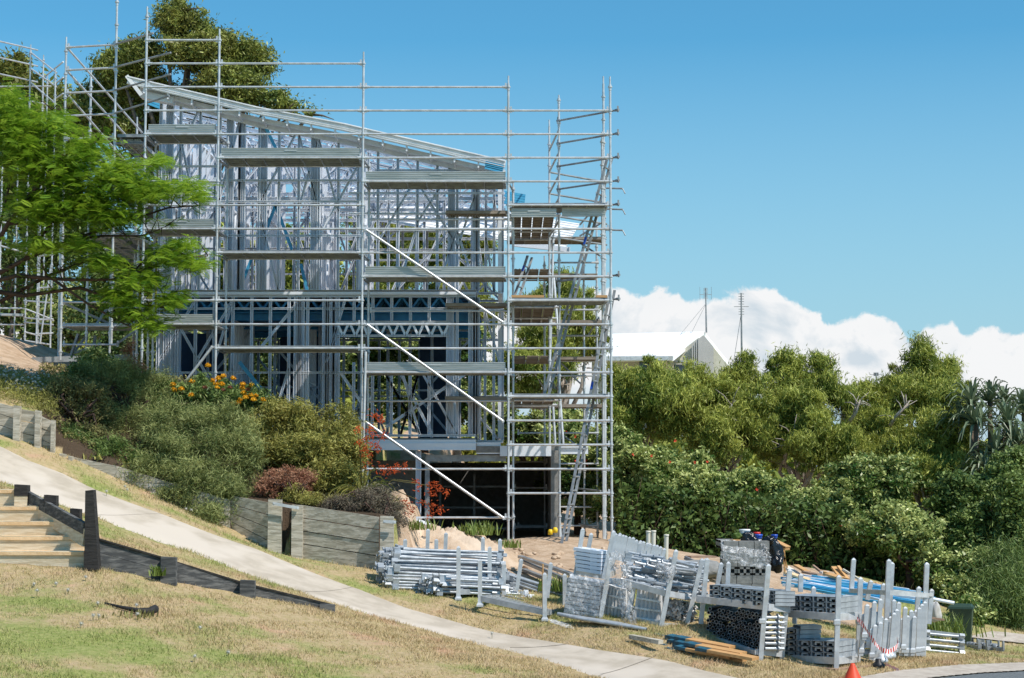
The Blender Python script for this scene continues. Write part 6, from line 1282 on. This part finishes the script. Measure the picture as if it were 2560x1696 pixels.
for i, (px, py) in enumerate(fl):
    c = P(px, py, 35.0+.1*(i % 4)); m = MB(); rg = random.Random(i); r = .062 if i < 22 else .05
    for k in range(44):
        z = rg.uniform(-.3,1); a = rg.uniform(0,6.3); d = Vector((math.cos(a)*math.sqrt(max(0,1-z*z)), math.sin(a)*math.sqrt(max(0,1-z*z)), z)); m.tube(c+d*r*.3, c+d*r, .009, 3, .006, cap=False)
    m.blob(c, (r*.6,r*.6,r*.55), 8, 6, .05, i)
    build(m, 'flower_head', M['l_yel'] if i not in (22,23,24,25,26,27) else M['l_copper'], pc, label=None)
# orange kangaroo paw
kp = thing('flowering_plant', 'orange flowering plant with long arching stalks in front of the garage', 'plant', on(X(900,34), 34)); kb = P(905,1245,33.6)
for i, (cl, n) in enumerate((([(895,1075),(925,1070),(940,1040),(955,1050),(915,1100),(935,1110),(945,1125),(900,1110),(955,1090),(930,1085),(915,1125)],9),([(950,1170),(975,1175),(995,1170),(1015,1168),(960,1185),(985,1180)],7),([(1040,1205),(1048,1222)],6),([(1075,1215),(1100,1225),(1080,1235),(1115,1232),(1090,1215)],7),([(1078,1265),(1095,1275),(1075,1285),(1105,1278)],6),([(1020,1265),(1030,1275),(1055,1255),(1010,1255),(1025,1285)],6),([(925,1140),(920,1160),(905,1130)],6))):
    for j, (px, py) in enumerate(cl):
        c = P(px, py, 33.4+.12*(i % 3)); m = MB(); rg = random.Random(i*31+j)
        for k in range(n*3):
            q = c+Vector((rg.gauss(0,.042), rg.gauss(0,.05), rg.gauss(0,.042))); d = Vector((rg.uniform(-1,1), rg.uniform(-1,.5), rg.uniform(-.6,1))).normalized()*.045; m.tube(q, q+d, .009, 4, .005)
        build(m, 'flower_head', M['l_red'], kp)
        if j == 0:
            s = MB(); s.path([kb, kb.lerp(c,.45)+Vector((0,0,.22)), c], [.012,.01,.006], 5); build(s, 'stalk', M['l_brown'], kp)
straps('tuft', 'grassy tuft of arching strap leaves at the base of the orange flowering plant', 'plant', [(905,1235,33.5,1)], 'l_olive', tuple(on(X(905,33.5),33.5)), .75, 60, 7, .018, stem=False)
# weeds
def tuft(px, py, Y, n, h, mt, label, seed, spread=.2):
    rg = random.Random(seed); b = P(px, py, Y); m = MB(); 
    for k in range(n):
        p = b+Vector((rg.gauss(0,spread), rg.gauss(0,spread), 0)); a = rg.uniform(0,6.3); l = h*rg.uniform(.5,1.1); e = p+Vector((math.cos(a)*l*.5, math.sin(a)*l*.5, l)); md = p.lerp(e,.5)+Vector((0,0,l*.15)); w_ = Vector((math.sin(a), -math.cos(a), 0))*.012
        m._add([p-w_, p+w_, md+w_, md-w_], [(0,1,2,3)]); m._add([md-w_, md+w_, e], [(0,1,2)])
    o = solo(m, 'weed', M[mt], label, 'weed'); a_ = o.data.attributes.new('var','FLOAT','FACE'); a_.data.foreach_set('value', [rg.random() for _ in o.data.polygons]); return o
tuft(1200,1338,34.9,120,.28,'l_weed','green weeds growing on top of the sand mound',1,.18); tuft(1170,1335,35,60,.2,'l_weed','small weeds left on the sand mound',2,.12); tuft(1030,1325,34,110,.22,'l_weed','weeds between the timber wall and the sand mound',3,.22); tuft(1275,1370,35.2,60,.18,'l_weed','weeds on the right slope of the sand mound',4,.1)
tuft(2335,1590,33.5,300,.42,'l_weed','tall rank weeds in front of the wheelie bin',5,.35); tuft(2185,1495,34,160,.3,'l_brown','dry brown weeds under the blue steel lengths',6,.3)
_g = G(335,1543); tuft(335,1543,_g.y,70,.10,'l_brown','weeds growing out of the black pipe on the lawn',7,.16); tuft(1385,1478,31,90,.28,'l_weed','weeds beside the wrapped plank stack',8,.15); tuft(396,1440,25.75,40,.16,'l_weed','small creeper on the post of the low dark wall',9,.05)
tuft(245,1150,33.0,130,.12,'l_olive','yellow green clump on the low garden edging',10,.15)
# dandelion heads and blooms
rg = random.Random(77)
spots = [(266,1244),(312,1228),(318,1239),(315,1205),(372,1233),(465,1282),(478,1289),(614,1317),(620,1312),(627,1322),(633,1318),(307,1182),(640,1335),(85,1470),(140,1468),(214,1454),(350,1425),(92,1496),(170,1487),(121,1361),(341,1529),(344,1553),(247,1553),(266,1394),(244,1520),(233,1555),(203,1571),(487,1656),(571,1643),(500,1588),(110,1380),(1230,1600),(960,1400),(1225,1435),(50,1362)]
dn = 0
for (a, b) in spots:
    p = G(a, b); m = MB(); r = .017; h = rg.uniform(.05,.12); m.tube(p, p+Vector((0,0,h)), .004, 4); m.cur = 1; c = p+Vector((0,0,h))
    m.blob(c, (r,r,r), 8, 6, .04, dn)
    for k in range(34): z = rg.uniform(-1,1); q = rg.uniform(0,6.3); s = math.sqrt(1-z*z); m.tube(c, c+Vector((math.cos(q)*s, math.sin(q)*s, z))*r*1.9, .0014, 3, .0014)
    solo(m, 'dandelion', [M['l_weed'], M['bloom']], 'fluffy pale dandelion head standing in the grass', 'dandelion', 'dandelion heads in the grass'); dn += 1
# pale flowers on the bank at upper left
m = MB()
C = []
for i in range(330):
    px = rg.gauss(60, 55); py = rg.gauss(1000, 14)
    if px < -60 or px > 130: continue
    Y = rg.uniform(34.0, 35.8); x = X(px, Y); z = hz(x, Y)+rg.uniform(.06,.3); m.blob((x, Y, z), (.026,.026,.02), 6, 4, .1, i)
    C.append((x, Y, z))
build(m, 'bank_flowers', M['bloom'], kind='stuff')['label'] = 'pale flower heads scattered over the bank by the left wall'
C = scatter((-120, 150), 9000, (33.0, 36.0), 9, .28); me = leafmesh('u', C, .09, .12, -.6, 7); mm = npmesh('bank_cover', me[0], me[1], False); attr(mm, 'var', np.random.default_rng(1).uniform(0,1,len(C)), 'FACE'); o = build(mm, 'bank_grass', M['l_olive'], kind='stuff'); o['label'] = 'grey green grassy cover on the bank at the upper left'
# leaf litter and low cover in the garden bed
C = scatter((100, 1000), 16000, (32.9, 38), 10, .12); me = leafmesh('u', C, .08, .35, 0, 8); mm = npmesh('litter', me[0], me[1], False); attr(mm, 'var', np.random.default_rng(2).uniform(0,.7,len(C)), 'FACE'); o = build(mm, 'garden_litter', M['l_brown'], kind='stuff'); o['label'] = 'leaf litter and low cover in the garden bed'
# ---- lawn and verge blades
rg = np.random.default_rng(9)
def blades(name, n, xr, yr, hgt, keep, seed, wd=.006, label=''):
    rg = np.random.default_rng(seed); x = rg.uniform(*xr, n); y = rg.uniform(*yr, n); u_ = x/y*F+1280; ok = (u_ > -60) & (u_ < 2640) & keep(x, y); x, y = x[ok], y[ok]
    pn = np.sin(x*3.1+1)*np.cos(y*2.7)+np.sin(x*7.7-y*5.1)*.7+np.sin(x*1.3+y*1.1)*.8; ok = rg.random(len(x)) < .55+.25*pn; x, y, pn = x[ok], y[ok], pn[ok]
    z = H(x, y)+.012*vn(x, y, 5)-.005; n = len(x); a = rg.uniform(0, 2*np.pi, n); h = hgt*rg.uniform(.4, 1.2, n)*(1+.25*np.clip(pn, -1, 1.5)); lx, ly = rg.normal(0, .5, n)*h, rg.normal(0, .5, n)*h; wx, wy = np.cos(a)*wd, np.sin(a)*wd
    v = np.stack([np.stack([x-wx, y-wy, z], -1), np.stack([x+wx, y+wy, z], -1), np.stack([x+lx, y+ly, z+h], -1)], 1).reshape(-1, 3)
    mm = npmesh(name, v, np.arange(3*n).reshape(n, 3), False); gr = .06*(y < 24)+.10*sstep((24-y)/3)-.10*((y > 24.5) & (y < 29))*(x > -3.5)+.12*(y > 27.5)+.04*(x < -5)*(y < 26)
    attr(mm, 'green', np.clip(gr+rg.normal(0, .05, n), -.3, .4), 'FACE'); o = build(mm, name, M['blade'], kind='stuff'); o['label'] = label; o['category'] = 'grass'
def k_grass(x, y):
    sd, so_ = zone(x, y); road = (y < np.interp(x, KT[:,0], KT[:,1], left=-9)+.02) & (x > KT[0,0]); st = (x < X(212,26)) & (y > 25.5) & (y < 27.4)
    w0 = np.abs(y-np.interp(x, WALLS[0][0], WALLS[0][1])-.06) < .09; w0 &= (x > X(240,25.6)) & (x < X(838,27))
    return (sd < .5) & (so_ < .5) & ~in_path(x, y, -.015) & ~road & ~st & ~w0
blades('lawn_grass', 420000, (-8.5, 9), (18, 30.5), .045, k_grass, 1, .0055, 'dry mown lawn grass with greener patches')
blades('verge_grass', 150000, (-10, 14), (25, 40), .07, lambda x, y: k_grass(x, y) & (y > np.interp(x, ua[:,0], ua[:,1])-.02), 2, .006, 'longer verge grass between the path and the stillages')
# edges: longer tufts hugging the path sides and walls
# ------------------------------------------------------------------ far white house and masts
YH = 95.0
hw = thing('white_house', 'pale timber house with a bright white metal roof beyond the trees', 'house', P(1700,1100,YH))
def Q(px, py, Y=YH): return P(px, py, Y)
rp = [Q(1480,836,YH+7), Q(1760,829,YH+7), Q(1683,891,YH-1), Q(1480,893,YH-1)]
m = MB(); up = Vector((0,0,.25)); m.hexa([q-up for q in (rp[3],rp[2],rp[1],rp[0])]+[rp[3],rp[2],rp[1],rp[0]])
back = [Q(1760,829,YH+7), Q(1838,925,YH+9)]
m.hexa([q-up for q in (rp[1], back[1], back[1]+Vector((-6,8,0)), rp[1]+Vector((-6,8,0)))]+[rp[1], back[1], back[1]+Vector((-6,8,0)), rp[1]+Vector((-6,8,0))])
r_ = build(m, 'roof', M['roofwhite'], hw)
build(MB().bar(Q(1480,897,YH-1.1), Q(1682,896,YH-1.1), .15, .22), 'gutter', M['galv'], r_)
gy = YH+2
def wallq(pts_, mt, name, d=.3):
    m = MB(); o = Vector((0,d,0)); n = len(pts_); v = [Q(*p) for p in pts_]; m._add(v+[q+o for q in v], [tuple(range(n)), tuple(range(2*n-1, n-1, -1))]+[(i,(i+1)%n,n+(i+1)%n,n+i) for i in range(n)]); return build(m, name, M[mt], hw)
wallq([(1640,900,YH+.8),(1684,900,YH+.8),(1684,1000,YH+.8),(1640,1000,YH+.8)], 'cream', 'wall'); wallq([(1480,900,YH+.8),(1622,900,YH+.8),(1622,1000,YH+.8),(1480,1000,YH+.8)], 'palegrey', 'wall')
wallq([(1684,893,gy),(1746,845,gy),(1746,1020,gy),(1684,1020,gy)], 'cream', 'gable_wall'); wallq([(1745,848,gy-.3),(1759,838,gy-.3),(1784,868,gy-.3),(1784,1030,gy-.3),(1745,1030,gy-.3)], 'palegrey', 'gable_wall'); wallq([(1784,872,gy+.3),(1826,920,gy+.3),(1826,1000,gy+.3),(1784,1000,gy+.3)], 'cream', 'wall')
m = MB()
for i in range(4): m.bar(Q(1731+i*5,858-i*4,gy-.25), Q(1731+i*5,1020,gy-.25), .05, .12, up=(0,1,0))
build(m, 'batten', M['palegrey'], hw)
m = MB()
for i in range(8): m.bar(Q(1706,914+i*9,gy-.05), Q(1730,914+i*9,gy-.05), .03, .03)
build(m, 'weatherboard_line', M['palegrey'], hw)
build(MB().bar(Q(1622,905,YH-.2), Q(1622,1000,YH-.2), 1.0, .1, up=(0,1,0)), 'window', M['glass'], hw)
m = MB()
for i in range(5): m.bar(Q(1618,908+i*8,YH-.4), Q(1644,908+i*8,YH-.4), .05, .09)
build(m, 'louvre', M['brown'], hw)
build(MB().bar(Q(1663,900,YH-.9), Q(1672,935,YH+.6), .12, .12), 'eave_bracket', M['cream'], hw); build(MB().bar(Q(1684,904,YH-.8), Q(1732,907,YH+1), .8, .08), 'hood', M['galvd'], hw); build(MB().bar(Q(1698,912,gy-.1), Q(1698,960,gy-.1), .55, .1, up=(0,1,0)), 'window', M['glass'], hw)
def mast(px, pt, pb, Y, label, arms=1, guys=()):
    t = thing('antenna_mast', label, 'antenna', P(px, pb, Y)); a, b = P(px, pb, Y), P(px-2, pt, Y); build(MB().tube(a, b, .05, 6, .03), 'pole', M['galvd'], t)
    m = MB(); rg = random.Random(int(px)); h = b.z-a.z
    for i in range(9): z = b.z-h*(.01+.028*i); w_ = .12+.2*(i in (5,)); m.tube((b.x-w_, Y, z), (b.x+w_, Y, z), .018, 4)
    build(m, 'aerial', M['galvd'], t)
    for k in (-1, 1)[:arms*2]: build(MB().tube((b.x+k*.32*arms, Y, b.z-h*.26), (b.x+k*.32*arms, Y, b.z+.05), .012, 4), 'whip', M['galvd'], t)
    for (gx_, gy_, gY) in guys: build(MB().tube(P(px, pt+38, Y), P(gx_, gy_, gY), .014, 4), 'guy_wire', M['galvd'], t)
mast(1766, 720, 832, YH+7, 'antenna mast with guy wires standing on the ridge of the white house', 1, ((1698,840,YH+6),(1729,832,YH+6.5)))
mast(1855, 733, 960, 80, 'tall thin antenna mast to the right of the white house', 0, ((1835,900,80),))
mast(2192, 932, 965, 90, 'tiny distant antenna poking above the trees', 0)
